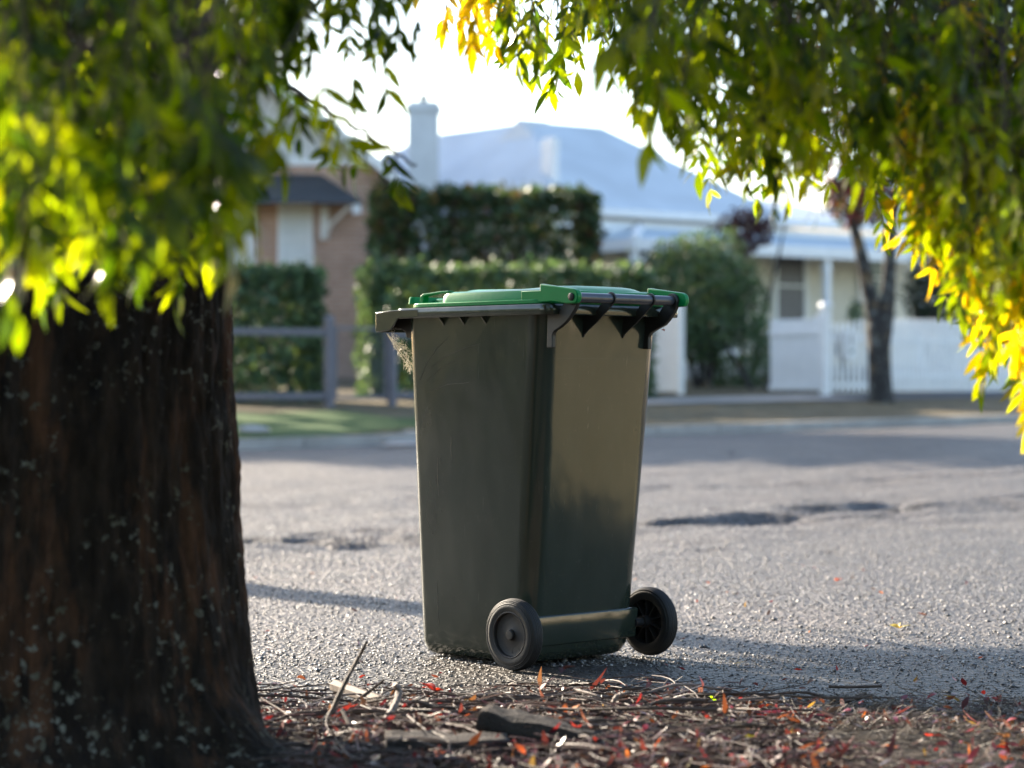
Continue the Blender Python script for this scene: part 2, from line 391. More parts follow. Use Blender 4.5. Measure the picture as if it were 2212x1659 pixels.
# near verge: a low mound of soil under the leaf litter
def soil_edge(x): return 6.02 + 0.08 * math.sin(x * 4.1) + 0.10 * noise.noise(Vector((x * 1.7, 4.2, 0))) - 0.12 * smooth(0.9, 1.5, x)
def soil_z(x, y):
    e = soil_edge(x) + 0.12 * noise.noise(Vector((x * 5, y * 5, 1.0)))
    d = e - y
    return (0.0 if d > 0 else 0.12 * d) + 0.03 * smooth(0, 0.7, d) + (0.012 * noise.fractal(Vector((x * 3, y * 3, 2)), 1.0, 2.0, 4)) * smooth(-.1, .4, d) - 0.008 * smooth(0.2, 0.6, x)
V = []; F = []
xs_ = fr(-14, -2.2, .8) + fr(-2.2, 2.4, .035) + fr(2.4, 14, .8); ys_ = fr(-8, 4.4, .8) + fr(4.4, 6.4, .03)
for y in ys_:
    for x in xs_: V.append((x, y, soil_z(x, y)))
k = len(xs_)
F = [(i * k + j, i * k + j + 1, (i + 1) * k + j + 1, (i + 1) * k + j) for i in range(len(ys_) - 1) for j in range(k - 1)]
tag(np_mesh('verge_soil', V, F, M['soil'], smooth=True), kind='structure')
def near_z(x, y): return max(soil_z(x, y), road_z(*ns(x, y)))

V = []; F = []; gx = fr(2.4, 9.4, .35); gy = fr(3.8, 9.2, .3)  # unseen pale strip, added to brighten the reflection in the bin's rear
for y in gy:
    for x in gx: V.append((x, y, road_z(*ns(x, y)) - .03 + .075 * smooth(2.4, 3.4, x) * smooth(3.8, 4.8, y) * (1 - smooth(8.0, 9.0, y)) + .01 * noise.noise(Vector((x * 3, y * 3, 0)))))
k = len(gx)
tag(np_mesh('verge', V, [(i * k + j, i * k + j + 1, (i + 1) * k + j + 1, (i + 1) * k + j) for i in range(len(gy) - 1) for j in range(k - 1)], M['reflected_straw'], smooth=True), kind='structure')

# ------------------------------------------------------------------ leaf geometry
rng = np.random.default_rng(7)
T_LEAF = np.array([(0, 0.0), (-.34, .2), (.34, .2), (-.5, .45), (.5, .45), (-.3, .75), (.3, .75), (0, 1.0)])
F_LEAF = [(0, 2, 1, 1), (1, 2, 4, 3), (3, 4, 6, 5), (5, 6, 7, 7)]
def leaves(pos, dirs, nrm, L, Wd, curl, tint):
    """lance-shaped leaves: arrays of base points, directions, face normals, lengths, widths, tip curl"""
    pos = np.asarray(pos, float); d = np.asarray(dirs, float); d /= np.linalg.norm(d, axis=1)[:, None]
    a = np.cross(d, nrm); a /= (np.linalg.norm(a, axis=1)[:, None] + 1e-9); nn = np.cross(a, d)
    N = len(pos); V = np.zeros((N, 8, 3))
    for i, (u, v) in enumerate(T_LEAF):
        V[:, i] = pos + d * (v * L)[:, None] + a * (u * Wd)[:, None] - nn * ((v * v * curl * L) + (-0.35 * abs(u)) * Wd)[:, None]
    idx = (np.arange(N) * 8)[:, None, None]
    Q = (np.array([(1, 2, 4, 3), (3, 4, 6, 5)])[None] + idx).reshape(-1, 4)
    Tt = (np.array([(0, 2, 1), (5, 6, 7)])[None] + idx).reshape(-1, 3)
    T2 = np.concatenate([Q[:, [0, 1, 2]], Q[:, [0, 2, 3]], Tt])
    C = np.repeat(np.c_[tint, np.ones(N)], 8, axis=0)
    return V.reshape(-1, 3), T2, C
def quads(pos, dirs, nrm, L, Wd, tint):
    """small diamond leaves for far plants"""
    d = dirs / np.linalg.norm(dirs, axis=1)[:, None]
    a = np.cross(d, nrm); a /= (np.linalg.norm(a, axis=1)[:, None] + 1e-9)
    N = len(pos); V = np.stack([pos, pos + d * (L * .5)[:, None] + a * (Wd * .5)[:, None], pos + d * L[:, None], pos + d * (L * .5)[:, None] - a * (Wd * .5)[:, None]], 1)
    Fq = np.arange(N * 4).reshape(-1, 4)
    return V.reshape(-1, 3), Fq, np.repeat(np.c_[tint, np.ones(N)], 4, axis=0)
def rnd_dir(N): 
    v = rng.normal(size=(N, 3)); return v / np.linalg.norm(v, axis=1)[:, None]
def pick(cols, N, jit=0.2, p=None):
    cols = np.array(cols); c = cols[rng.choice(len(cols), N, p=p)]
    return np.clip(c * (1 + rng.normal(size=(N, 1)) * jit), 0.003, 1)

# ------------------------------------------------------------------ the wheelie bin
BA = R(44)
BO = Vector((0.20357, 6.82659, 0.0))
bin_o = empty('wheelie_bin', BO, BA, label='dark green two-wheeled rubbish bin with bright green lid standing on the asphalt', cat='rubbish bin')
def rrect(hx, y0, y1, r, z, seg=7, rf=None):
    pts = []; rb = r; rf = rf or r
    for cx, cy, a0, r in ((hx - rf, y1 - rf, 0, rf), (-hx + rf, y1 - rf, 90, rf), (-hx + rb, y0 + rb, 180, rb), (hx - rb, y0 + rb, 270, rb)):
        for k in range(seg + 1):
            a = R(a0 + 90 * k / seg); pts.append(Vector((cx + r * math.cos(a), cy + r * math.sin(a), z)))
    return pts
def brings(z):
    t = (z - 0.035) / (0.985 - 0.035)
    return (0.219 + 0.025 * t, 0.006 - 0.090 * t, 0.456 + 0.030 * t)
m = MB(); rings = [rrect(.196, .045, .43, .05, .010, rf=.03), rrect(.209, .025, .446, .055, .018, rf=.034), rrect(.2185, .008, .456, .058, .045, rf=.036)]
for z in (.15, .3, .45, .6, .75, .9, .985): rings.append(rrect(*brings(z), .062, z, rf=.036))
rings.append(rrect(.232, -.07, .47, .055, .985)); rings.append(rrect(.20, .05, .40, .04, .06))
m.loft(rings, True, True); body = m.build('body', M['bin'], bin_o, smooth=40)
# fine seam line across the rear
m = MB()
for z in (.862,):
    hx, y0, y1 = brings(z); m.box(-hx + .06, hx - .06, y0 - .0006, y0 + .003, z - .0006, z + .0006)
m.build('seam', M['bin'], body)
m = MB()                                              # rolled rim with its front grip
m.loft([rrect(.244, -.09, .48, .055, .981), rrect(.270, -.131, .51, .035, .981), rrect(.272, -.133, .512, .037, .984), rrect(.272, -.133, .512, .037, 1.006), rrect(.269, -.13, .509, .035, 1.010), rrect(.236, -.085, .46, .05, 1.010), rrect(.234, -.083, .458, .05, .983)], False, False)
rim = m.build('rim', M['bin'], bin_o, smooth=45)
m = MB()
lip = [(.5855, 1.0005), (.587, .9975), (.587, .946), (.584, .943), (.520, .9485), (.488, .9815), (.40, .9835), (.40, 1.0055), (.51, 1.0055)]
m.prism(lip, -.2727, -.2677); m.prism(lip, .2677, .2727)
m.prism([(.587, .943), (.587, .9975), (.5855, 1.0005), (.509, 1.0045), (.509, 1.000), (.5825, .9965), (.5825, .943)], -.2677, .2677)
m.build('front_grip', M['bin'], bin_o, bevel=.0018, smooth=40)
gus = [(.470, .981), (.474, .880), (.484, .886), (.492, .912), (.499, .924), (.516, .927), (.522, .944), (.542, .952), (.578, .952), (.578, .984)]
for x in (-.215, .19):
    m = MB(); m.prism(gus, x, x + .03); m.build('grip_support', M['bracket'], bin_o, bevel=.002)
for sx in (-1, 1):
    for y in (.322, .236, .146):
        m = MB(); m.prism([(sx * .241, .983), (sx * .266, .983), (sx * .242, .957)], y - .0015, y + .0015, 'y'); m.build('rim_rib', M['bin'], bin_o)
br_ = [(-.0879, .985), (-.0848, .8908), (-.1063, .8905), (-.1069, .9241), (-.1095, .931), (-.1155, .9369), (-.136, .946), (-.1551, .9578), (-.170, .970), (-.1823, .9831), (-.191, .992), (-.1973, 1.0021), (-.2030, 1.012)]
def arc(cy, cz, r, a0, a1, n=9): return [(cy + r * math.cos(R(a0 + (a1 - a0) * k / (n - 1))), cz + r * math.sin(R(a0 + (a1 - a0) * k / (n - 1)))) for k in range(n)]
HY, HZ = -.186, 1.0265
def bracket_poly(pts): return pts + arc(HY, HZ, .0195, 200, 20) + [(-.135, .992)]
m = MB(); m.prism(bracket_poly(br_), -.233, -.219); m.build('handle_bracket', M['bracket'], bin_o, bevel=.002)
m = MB(); m.prism([(y + (.012 if z < .95 else 0), z) for y, z in bracket_poly(br_)], .166, .180); m.build('handle_bracket', M['bracket'], bin_o, bevel=.002)
fin_ = [(-.078, .985), (-.0800, .920), (-.0852, .9295), (-.1006, .9418), (-.1312, .961), (-.158, .9825), (-.1800, 1.0)]
for x in (-.083, .077):
    m = MB(); m.prism(fin_ + arc(HY, HZ, .0185, 215, 20) + [(-.130, .992)], x - .003, x + .003); m.build('handle_bracket', M['bracket'], bin_o, bevel=.0012)
m = MB(); m.lathe([(.0135, -.222), (.0135, .166)], Matrix.Translation((0, HY, HZ)) @ Matrix.Rotation(R(90), 4, 'Y'), 28)
m.build('handle', M['handle'], bin_o, smooth=50)
# lid
lid = MB()
lid.loft([rrect(.256, -.118, .468, .06, 1.0105), rrect(.2625, -.12, .4715, .065, 1.012), rrect(.2625, -.12, .4715, .065, 1.022), rrect(.2605, -.118, .4695, .065, 1.0235), rrect(.256, -.115, .466, .065, 1.0245)], True, True)
lid_o = lid.build('lid', M['lid'], bin_o, smooth=30, bevel=.0012)
m = MB()
m.loft([rrect(.2565, -.10, .345, .05, 1.024), rrect(.2545, -.098, .342, .05, 1.042), rrect(.251, -.095, .337, .05, 1.049), rrect(.236, -.085, .323, .05, 1.0535), rrect(.19, -.05, .27, .05, 1.0555)], True, True)
m.build('lid_panel', M['lid'], lid_o, smooth=40)
m = MB()                                              # front wall and middle of the lid, leaving a finger recess at the sides
m.loft([rrect(.254, .446, .4685, .011, 1.0225), rrect(.252, .447, .467, .010, 1.040), rrect(.248, .450, .464, .007, 1.0435)], False, True)
m.build('lid_front_wall', M['lid'], lid_o, smooth=40)
m = MB(); m.loft([rrect(.175, .33, .452, .02, 1.0225), rrect(.172, .33, .450, .02, 1.036), rrect(.165, .33, .445, .02, 1.040)], False, True)
m.build('lid_front_panel', M['lid'], lid_o, smooth=40)
for x in (-.246, .224):
    m = MB(); m.prism([(.424, 1.024), (.410, 1.024), (.405, 1.044), (.385, 1.0475), (.335, 1.0525), (.300, 1.0535), (.300, 1.0575), (.335, 1.0568), (.388, 1.0525), (.408, 1.052), (.420, 1.046)], x, x + .022)
    m.build('lid_grip', M['lid'], lid_o, bevel=.0015)
m = MB()                                              # raised centre panel, swelling to the hinge end
prof = [(.350, 1.053), (.337, 1.0665), (.152, 1.063), (.072, 1.0655), (.0, 1.067), (-.055, 1.066), (-.085, 1.056), (-.112, 1.037), (-.130, 1.018)]
nx = 25; V = []; F = []
for (y, z) in prof:
    for i in range(nx):
        q = -1 + 2 * i / (nx - 1); fall = 1 - abs(q) ** 5
        hx = .19 if y > 0.03 else .235
        yy = y if y > 0 else y * (1 - .12 * q * q)
        V.append((q * hx, yy, 1.018 + (z - 1.018) * (fall * .92 + .08 if y < 0.1 else fall * .75 + .25)))
for j in range(len(prof) - 1):
    for i in range(nx - 1): F.append((j * nx + i, j * nx + i + 1, (j + 1) * nx + i + 1, (j + 1) * nx + i))
m.add(V, F); m.build('lid_bulge', M['lid'], lid_o, smooth=60)
ear = [(-.0837, 1.0655), (-.0837, 1.048), (-.01, 1.048), (-.01, 1.012), (-.125, 1.0155), (-.165, 1.0125), (-.185, 1.0085)] + arc(-.2075, 1.0275, .0215, -120, -270, 10) + [(-.150, 1.0565)]
for sx in (-1, 1):
    m = MB(); xo = -.2585 if sx < 0 else .192; x0, x1 = sorted((xo, xo - sx * .018)); m.prism(ear, x0, x1); e = m.build('lid_hinge', M['lid'], lid_o, bevel=.003, smooth=40)
    m = MB(); m.lathe([(.0105, 0), (.0105, .003), (.006, .0055)], Matrix.Translation((xo, -.2055, 1.0268)) @ Matrix.Rotation(R(90 * sx), 4, 'Y'), 20); m.build('hinge_pin', M['hub'], e, smooth=50)
    m = MB(); m.lathe([(.0195, -.008), (.0205, -.006), (.0205, .006), (.0195, .008)], Matrix.Translation((-.235 if sx < 0 else .171, HY, HZ)) @ Matrix.Rotation(R(90), 4, 'Y'), 24); m.build('handle_collar', M['bracket'], bin_o, smooth=40)
def side_pt(y, z):
    hx, y0, y1 = brings(z); return Vector((-hx - .0003, y, z))
for pts_ in ([(.43, .80), (.40, .85), (.35, .895), (.30, .925)], [(.38, .84), (.32, .868), (.24, .892), (.17, .905)], [(.40, .80), (.34, .835), (.27, .86)], [(.40, .765), (.31, .79), (.22, .795)], [(.36, .58), (.361, .52), (.358, .47)], [(.37, .22), (.372, .16), (.368, .10)], [(.30, .64), (.301, .60), (.299, .57)]):
    m = MB(); m.tube([side_pt(*q) for q in pts_], [.0003] + [.0007] * (len(pts_) - 2) + [.0003], 4); m.build('scratch', M['scuff'], body)
# axle housing band and wheels
m = MB(); m.prism([(.05, .058), (.004, .058), (.001, .061), (-.0095, .140), (-.0085, .1425), (-.004, .145), (.05, .143)], -.2155, .2155); m.build('axle_housing', M['bin'], bin_o, bevel=.003, smooth=40)
for sx in (-1, 1):
    m = MB(); m.lathe([(.0125, min(sx * .208, sx * .27)), (.0125, max(sx * .208, sx * .27))], Matrix.Translation((0, .0, .1)) @ Matrix.Rotation(R(90), 4, 'Y'), 16); m.build('axle', M['hub'], bin_o, smooth=50)
def wheel(sx):
    w = empty('wheel', (sx * .274, 0, .1)); w.parent = bin_o
    Mx = Matrix.Rotation(R(90 * sx), 4, 'Y')
    pr = [(.064, -.020), (.074, -.0235), (.086, -.022), (.090, -.019), (.0925, -.0195), (.0965, -.016), (.0985, -.011), (.0975, -.009), (.0995, -.006), (.0985, -.003), (.1, 0), (.0985, .003), (.0995, .006), (.0975, .009), (.0985, .011), (.0965, .016), (.0945, .0175), (.093, .017), (.0905, .019), (.089, .0185), (.0862, .0215), (.0845, .021), (.080, .0232), (.074, .0235), (.064, .020)]
    t = MB(); t.lathe(pr, Mx, 56)
    t.f = t.f[:-2]
    for i in range(56): t.f.append((i, (i + 1) % 56, 24 * 56 + (i + 1) % 56, 24 * 56 + i))
    t.build('tyre', M['rubber'], w, smooth=28)
    h = MB(); h.lathe([(.0655, -.018), (.066, .0), (.0655, .020), (.0625, .0215), (.060, .0195), (.0585, .011), (.050, .0085), (.018, .0095), (.0155, .011), (.0145, .0185), (.012, .021), (.004, .0215)], Mx, 48)
    h.f = [f for f in h.f if len(f) == 4] + [h.f[-1]]
    hub = h.build('hub', M['hub'], w, smooth=35)
    s_ = MB()
    for k in range(10):
        a = 2 * math.pi * k / 10; A2 = Mx @ Matrix.Rotation(a, 4, 'Z'); s_.box(.014, .064, -.0015, .0015, -.016, .009, A2)
    s_.lathe([(.018, -.034), (.018, .0085)], Mx, 20)
    s_.build('spokes', M['hub'], w, smooth=35)
wheel(-1); wheel(1)
# scuffed cobweb under the front grip
def bl(x, y, z): return Matrix.Translation(BO) @ Matrix.Rotation(BA, 4, 'Z') @ Vector((x, y, z))
cw = MB(); rw = random.Random(4)
for k in range(95):
    t = rw.random(); wv = rw.random() ** 1.6 * .75
    a = Vector((-.24 + .02 * rw.random(), .575 - .10 * t, .941 - .12 * t)); b = Vector((-.225, .485, .93 - .08 * t))
    p = a.lerp(b, wv); q = [p]
    for i in range(3): q.append(q[-1] + Vector((rw.gauss(0, .004), rw.gauss(0, .006), rw.gauss(0, .006))))
    cw.tube([bl(*c) for c in q], .00045, 3, False)
for i in range(4):
    a = Vector((-.24, .576, .941)); b = Vector((-.21, .478, .815 + .02 * i))
    cw.tube([bl(*(a.lerp(b, k / 6) + Vector((0, 0, -.006 * math.sin(math.pi * k / 6))))) for k in range(7)], .0006, 3, False)
web = np_mesh('cobweb', cw.v, cw.f, M['web'], tint=np.tile((.75, .7, .62, 1), (len(cw.v), 1)))
tag(web, label='tangled pale cobweb hanging under the front grip of the bin', cat='cobweb')

# ------------------------------------------------------------------ the big ash tree
tree = empty('ash_tree', (-.967, 5.06, 0), label='big dark-barked tree in the left foreground with low green and yellow leaves', cat='tree')
def trunk_mesh(parent):
    nz, na = 260, 300; V = []; zs = [-0.08 + 3.6 * (i / (nz - 1)) ** 1.15 for i in range(nz)]
    prof = [(-.1, .50), (0, .47), (.06, .437), (.17, .415), (.33, .398), (.5, .385), (.8, .372), (1.1, .37), (2.0, .35), (3.6, .33)]
    roots = [(R(-28), .34, .5), (R(-75), .16, .5), (R(200), .2, .5), (R(110), .2, .6), (R(55), .15, .5)]
    for z in zs:
        for i in range(len(prof) - 1):
            if prof[i][0] <= z <= prof[i + 1][0]:
                u = (z - prof[i][0]) / (prof[i + 1][0] - prof[i][0]); r0 = prof[i][1] * (1 - u) + prof[i + 1][1] * u; break
        for k_ in range(na):
            a = 2 * math.pi * k_ / na; c, s = math.cos(a), math.sin(a)
            r = r0
            for ra, amp, wd in roots:
                da = (a - ra + math.pi) % (2 * math.pi) - math.pi
                r += amp * math.exp(-(da / wd * 2.0) ** 2) * math.exp(-max(z + .02, 0) / .075)
            q = Vector((c * 1.2, s * 1.2, z * .4))
            r += .02 * noise.noise(q * 2)
            fz = noise.fractal(Vector((c * 8, s * 8, z * 1.9)), .8, 2.1, 5); r += .008 * fz + .009 * noise.fractal(Vector((c * 22, s * 22, z * 9)), .8, 2.1, 3)
            r -= .005 * max(0, .2 - abs(noise.noise(Vector((c * 6.5 + 3, s * 6.5, z * 1.1 + .3 * noise.noise(Vector((c * 9, s * 9, z * 5)))))))) * 3.4
            r += .003 * noise.noise(Vector((c * 40, s * 40, z * 30)))
            V.append((r * c, r * s, z))
    F = [(i * na + j, i * na + (j + 1) % na, (i + 1) * na + (j + 1) % na, (i + 1) * na + j) for i in range(nz - 1) for j in range(na)]
    return np_mesh('trunk', V, F, M['bark'], parent, smooth=True)
trunk_mesh(tree)
def limb(parent, pts, r0, r1, mat=M['bark'], n=10, name='branch', jit=.02, seed=0):
    rr = random.Random(seed); P_ = [Vector(p) for p in pts]; out = []
    K = 26
    for k_ in range(K + 1):                            # Catmull-Rom through the control points
        t = k_ / K * (len(P_) - 1); i = min(int(t), len(P_) - 2); u = t - i
        p0, p1, p2, p3 = P_[max(i - 1, 0)], P_[i], P_[i + 1], P_[min(i + 2, len(P_) - 1)]
        out.append(0.5 * ((2 * p1) + (p2 - p0) * u + (2 * p0 - 5 * p1 + 4 * p2 - p3) * u * u + (3 * p1 - p0 - 3 * p2 + p3) * u ** 3) + Vector((rr.gauss(0, jit), rr.gauss(0, jit), rr.gauss(0, jit))) * (1 if 0 < k_ < K else 0))
    m_ = MB(); m_.tube(out, [r0 + (r1 - r0) * k_ / K for k_ in range(K + 1)], n)
    return m_.build(name, mat, parent, smooth=60)
TO = Vector((-.967, 5.06, 0))
def tl(p): return Vector(p) - TO
limb(tree, [tl((-1.0, 5.42, 3.0)), tl((-.9, 5.0, 3.5)), tl((-.7, 4.2, 3.3)), tl((-.6, 3.5, 2.3))], .15, .02, seed=1)
limb(tree, [tl((-.95, 5.42, 3.1)), tl((-.3, 5.2, 3.6)), tl((.5, 4.8, 3.2)), tl((.8, 4.5, 2.4))], .14, .02, seed=2)
limb(tree, [tl((-1.0, 5.42, 3.2)), tl((-.6, 5.9, 3.7)), tl((0.0, 5.9, 3.1)), tl((.15, 5.6, 2.2))], .11, .015, seed=3)
limb(tree, [tl((-1.05, 5.42, 3.3)), tl((-1.3, 5.4, 4.4)), tl((-1.1, 5.5, 5.6))], .25, .08, seed=4)
limb(tree, [tl((-1.1, 5.3, 3.0)), tl((-1.9, 5.0, 3.8)), tl((-2.6, 4.8, 3.7))], .16, .04, seed=5)

GREEN = [(.009, .016, .002), (.011, .02, .002), (.014, .024, .002), (.02, .03, .002), (.034, .046, .002), (.055, .066, .002), (.085, .092, .003)]  # wide tint spread: dark and bright greens mimic shaded and sunlit leaves
YEL = [(.045, .06, .003), (.056, .068, .003), (.068, .076, .004), (.08, .078, .004)]
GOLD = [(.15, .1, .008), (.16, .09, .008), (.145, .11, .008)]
class Foliage:
    def __init__(s): s.p = []; s.d = []; s.n = []; s.L = []; s.W = []; s.c = []; s.t = []; s.tw = MB()
    def compound(s, a, down, length, pairs, LL, cols, spread=1.0):
        """one pinnate ash leaf hanging from a, in direction down"""
        a = Vector(a); down = Vector(down).normalized()
        side = down.cross(Vector((rng.normal(), rng.normal(), .3 * rng.normal()))).normalized()
        fwd = side.cross(down).normalized()
        pts = [a + down * length * t + fwd * (.12 * length * t * t) for t in (0, .33, .66, 1)]
        s.tw.tube(pts, [.0016, .0013, .0011, .0008], 3, False)
        base = cols[rng.integers(len(cols))]; s.cols = cols
        for k_ in range(pairs):
            t = .3 + .7 * k_ / max(1, pairs - 1) * .92
            q = a + down * length * t + fwd * (.12 * length * t * t)
            for sg in (-1, 1):
                dv = (down * (.75 + .35 * rng.random()) + side * sg * (.62 + .3 * rng.random()) * spread + fwd * rng.normal() * .25 + Vector((0, 0, -.3)))
                s._leaf(q, dv, fwd, side, LL, base)
        s._leaf(pts[-1], down + Vector((0, 0, -.4)), fwd, side, LL * 1.12, base)
    def _leaf(s, q, dv, fwd, side, LL, base):
        if rng.random() < .5: base = s.cols[rng.integers(len(s.cols))]
        dv = dv + Vector((rng.normal(), rng.normal(), rng.normal())) * .28
        s.p.append(q); s.d.append(dv); nn = fwd + side * rng.normal() * .7 + Vector((rng.normal(), rng.normal(), rng.normal())) * .5
        s.n.append(nn); l = LL * (.75 + .5 * rng.random()); s.L.append(l); s.W.append(l * (.24 + .1 * rng.random())); s.c.append(.05 + .3 * rng.random())
        s.t.append(np.clip(np.array(base) * (1 + rng.normal() * .16), .004, 1))
    def twig(s, pts, r0=.004, r1=.0015): s.tw.tube(pts, list(np.linspace(r0, r1, len(pts))), 5, False)
    def build(s, parent, name='foliage'):
        V, F, C = leaves(np.array([tuple(q) for q in s.p]), np.array([tuple(q) for q in s.d]), np.array([tuple(q) for q in s.n]), np.array(s.L), np.array(s.W), np.array(s.c), np.array(s.t))
        V = V - np.array(TO); o = np_mesh(name, V, F, M['leaf'], parent, tint=C, smooth=True)
        tv = np.array(s.tw.v) - np.array(TO); tag(np_mesh('leaf_stalks', tv, s.tw.f, M['twig'], o), kind='stuff')
        return o
def interp(tab, x):
    for (x0, y0), (x1, y1) in zip(tab, tab[1:]):
        if x0 <= x <= x1: return y0 + (y1 - y0) * (x - x0) / (x1 - x0)
    return tab[0][1] if x < tab[0][0] else tab[-1][1]
def spray(F, px, py, d, cols, n=4, LL=.06, ln=.13, drop=.22):
    """a drooping twig whose lowest leaf tips reach about (px, py) at distance d"""
    tip = P(px, py, d); top = tip + Vector((rng.normal() * .05, rng.normal() * .06, drop + ln * 1.2 + LL))
    low = tip + Vector((0, 0, ln * 1.05 + LL * 1.1))
    F.twig([top, top.lerp(low, .5) + Vector((rng.normal() * .02, rng.normal() * .02, .01)), low], .0028, .0014)
    for i in range(n):
        t = 1 - i / max(n, 1) * .85; a = top.lerp(low, t) + Vector((rng.normal() * .012, rng.normal() * .012, 0))
        dv = Vector((rng.normal() * .45, rng.normal() * .45, -1)) if i else Vector((rng.normal() * .12, rng.normal() * .12, -1))
        F.compound(a, dv, ln * (.7 + .35 * rng.random()), int(rng.integers(3, 5)), LL, cols)
def fill(F, x0, x1, bound, ytop, dens, d0, d1, colfn, LL=.046, ln=.12):
    n = int(dens)
    for _ in range(n):
        px = x0 + (x1 - x0) * rng.random(); b = interp(bound, px) + (15 if px < 900 else 58)
        py = ytop + (b - ytop) * rng.random() ** .85; d = d0 + (d1 - d0) * rng.random()
        spray(F, px, py, d, colfn(px, py, b), n=int(rng.integers(2, 5)), LL=LL * (.8 + .4 * rng.random()), ln=ln, drop=.14 + .12 * rng.random())
LB = [(-200, 680), (0, 680), (60, 720), (150, 720), (230, 700), (300, 735), (390, 720), (440, 750), (490, 700), (525, 680), (540, 500), (590, 420), (625, 320), (720, 270), (780, 210), (830, 180), (880, 110), (930, 60)]
RB = [(1290, 120), (1330, 220), (1390, 310), (1440, 330), (1520, 400), (1560, 440), (1640, 480), (1700, 500), (1760, 460), (1830, 450), (1890, 510), (1930, 560), (1990, 590), (2060, 600), (2090, 720), (2130, 740), (2160, 800), (2230, 930), (2500, 950)]
TB = [(860, 40), (900, 90), (960, 105), (1010, 120), (1060, 165), (1110, 190), (1170, 215), (1230, 235), (1290, 190), (1340, 220)]
def lcol(px, py, b): return YEL if (rng.random() < .18) else GREEN
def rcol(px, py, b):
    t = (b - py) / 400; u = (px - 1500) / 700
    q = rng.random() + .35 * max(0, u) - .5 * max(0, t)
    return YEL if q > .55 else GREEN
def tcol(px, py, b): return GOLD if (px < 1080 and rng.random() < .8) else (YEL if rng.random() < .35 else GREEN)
fl = Foliage(); LB2 = [(480, 520), (560, 350), (620, 240), (700, 185), (760, 215), (820, 170), (880, 90)]
fill(fl, -250, 560, LB, -160, 190, 3.1, 4.1, lcol); fill(fl, 500, 860, LB2, -200, 70, 3.5, 4.4, lambda *a: GREEN)
for px, py, d in ((40, 690, 3.0), (95, 700, 3.1), (170, 690, 3.2), (330, 705, 3.1), (420, 700, 3.0), (455, 718, 3.05), (500, 690, 3.1), (250, 600, 3.0), (5, 850, 3.0), (540, 660, 3.3)):
    spray(fl, px, py, d, YEL if rng.random() < .5 else GREEN, n=3, LL=.066)
fl.build(tree)
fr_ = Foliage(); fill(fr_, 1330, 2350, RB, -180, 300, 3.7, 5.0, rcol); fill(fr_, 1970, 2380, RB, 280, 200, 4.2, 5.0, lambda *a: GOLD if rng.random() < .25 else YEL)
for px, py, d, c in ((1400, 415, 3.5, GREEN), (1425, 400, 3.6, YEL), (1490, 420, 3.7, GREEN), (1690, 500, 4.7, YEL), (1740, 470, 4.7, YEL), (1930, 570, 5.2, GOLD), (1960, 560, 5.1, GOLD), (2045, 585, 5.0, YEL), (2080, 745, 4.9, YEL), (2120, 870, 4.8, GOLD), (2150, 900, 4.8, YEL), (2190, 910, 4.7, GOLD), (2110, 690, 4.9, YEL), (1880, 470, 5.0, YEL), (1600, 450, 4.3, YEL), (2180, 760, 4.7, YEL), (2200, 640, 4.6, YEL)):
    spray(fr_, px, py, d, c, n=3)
fr_.build(tree)
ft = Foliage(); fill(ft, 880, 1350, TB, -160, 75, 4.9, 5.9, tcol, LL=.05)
# a lone drooping twig crossing the gap beside the brick gable
tw = [P(600, 170, 4.1), P(690, 225, 4.1), P(760, 270, 4.15), P(830, 315, 4.2), P(900, 355, 4.2)]
limb(tree, [tl(q) for q in tw], .006, .0022, M['twig'], 6, jit=.003)
for i in range(9):
    a = tw[0].lerp(tw[-1], .05 + .9 * i / 9); ft.compound(a, (rng.normal() * .3, rng.normal() * .3, -.8), .07, 2, .05, GREEN)
for px, py in ((800, 300), (845, 270), (800, 180), (875, 165), (935, 170)): spray(ft, px, py, 4.2, GREEN, n=2, LL=.05, ln=.06, drop=.2)
ft.build(tree)
# unseen crown leaves, added overhead to shade the low leaves, trunk and bin
fo = Foliage()
for _ in range(1150):
    a = Vector((rng.uniform(-4.6, 3.0), rng.uniform(-3.0, 6.6), 0)); a.z = rng.uniform(2.3, 3.6) + .12 * abs(a.x + .9)
    if a.y > 2.6 - .5 * a.x and rng.random() < .97: continue
    fo.compound(a, (rng.normal() * .6, rng.normal() * .6, -1), .2, 4, .12, GREEN)
for _ in range(170):
    fo.compound((rng.uniform(-2.3, -1.1), rng.uniform(4.5, 5.7), rng.uniform(2.1, 2.9)), (rng.normal() * .6, rng.normal() * .6, -1), .2, 4, .1, GREEN)
for _ in range(200):
    fo.compound((rng.uniform(-1.3, .25), rng.uniform(5.3, 6.3), rng.uniform(2.15, 2.95)), (rng.normal() * .6, rng.normal() * .6, -1), .2, 4, .1, GREEN)
fo.build(tree)

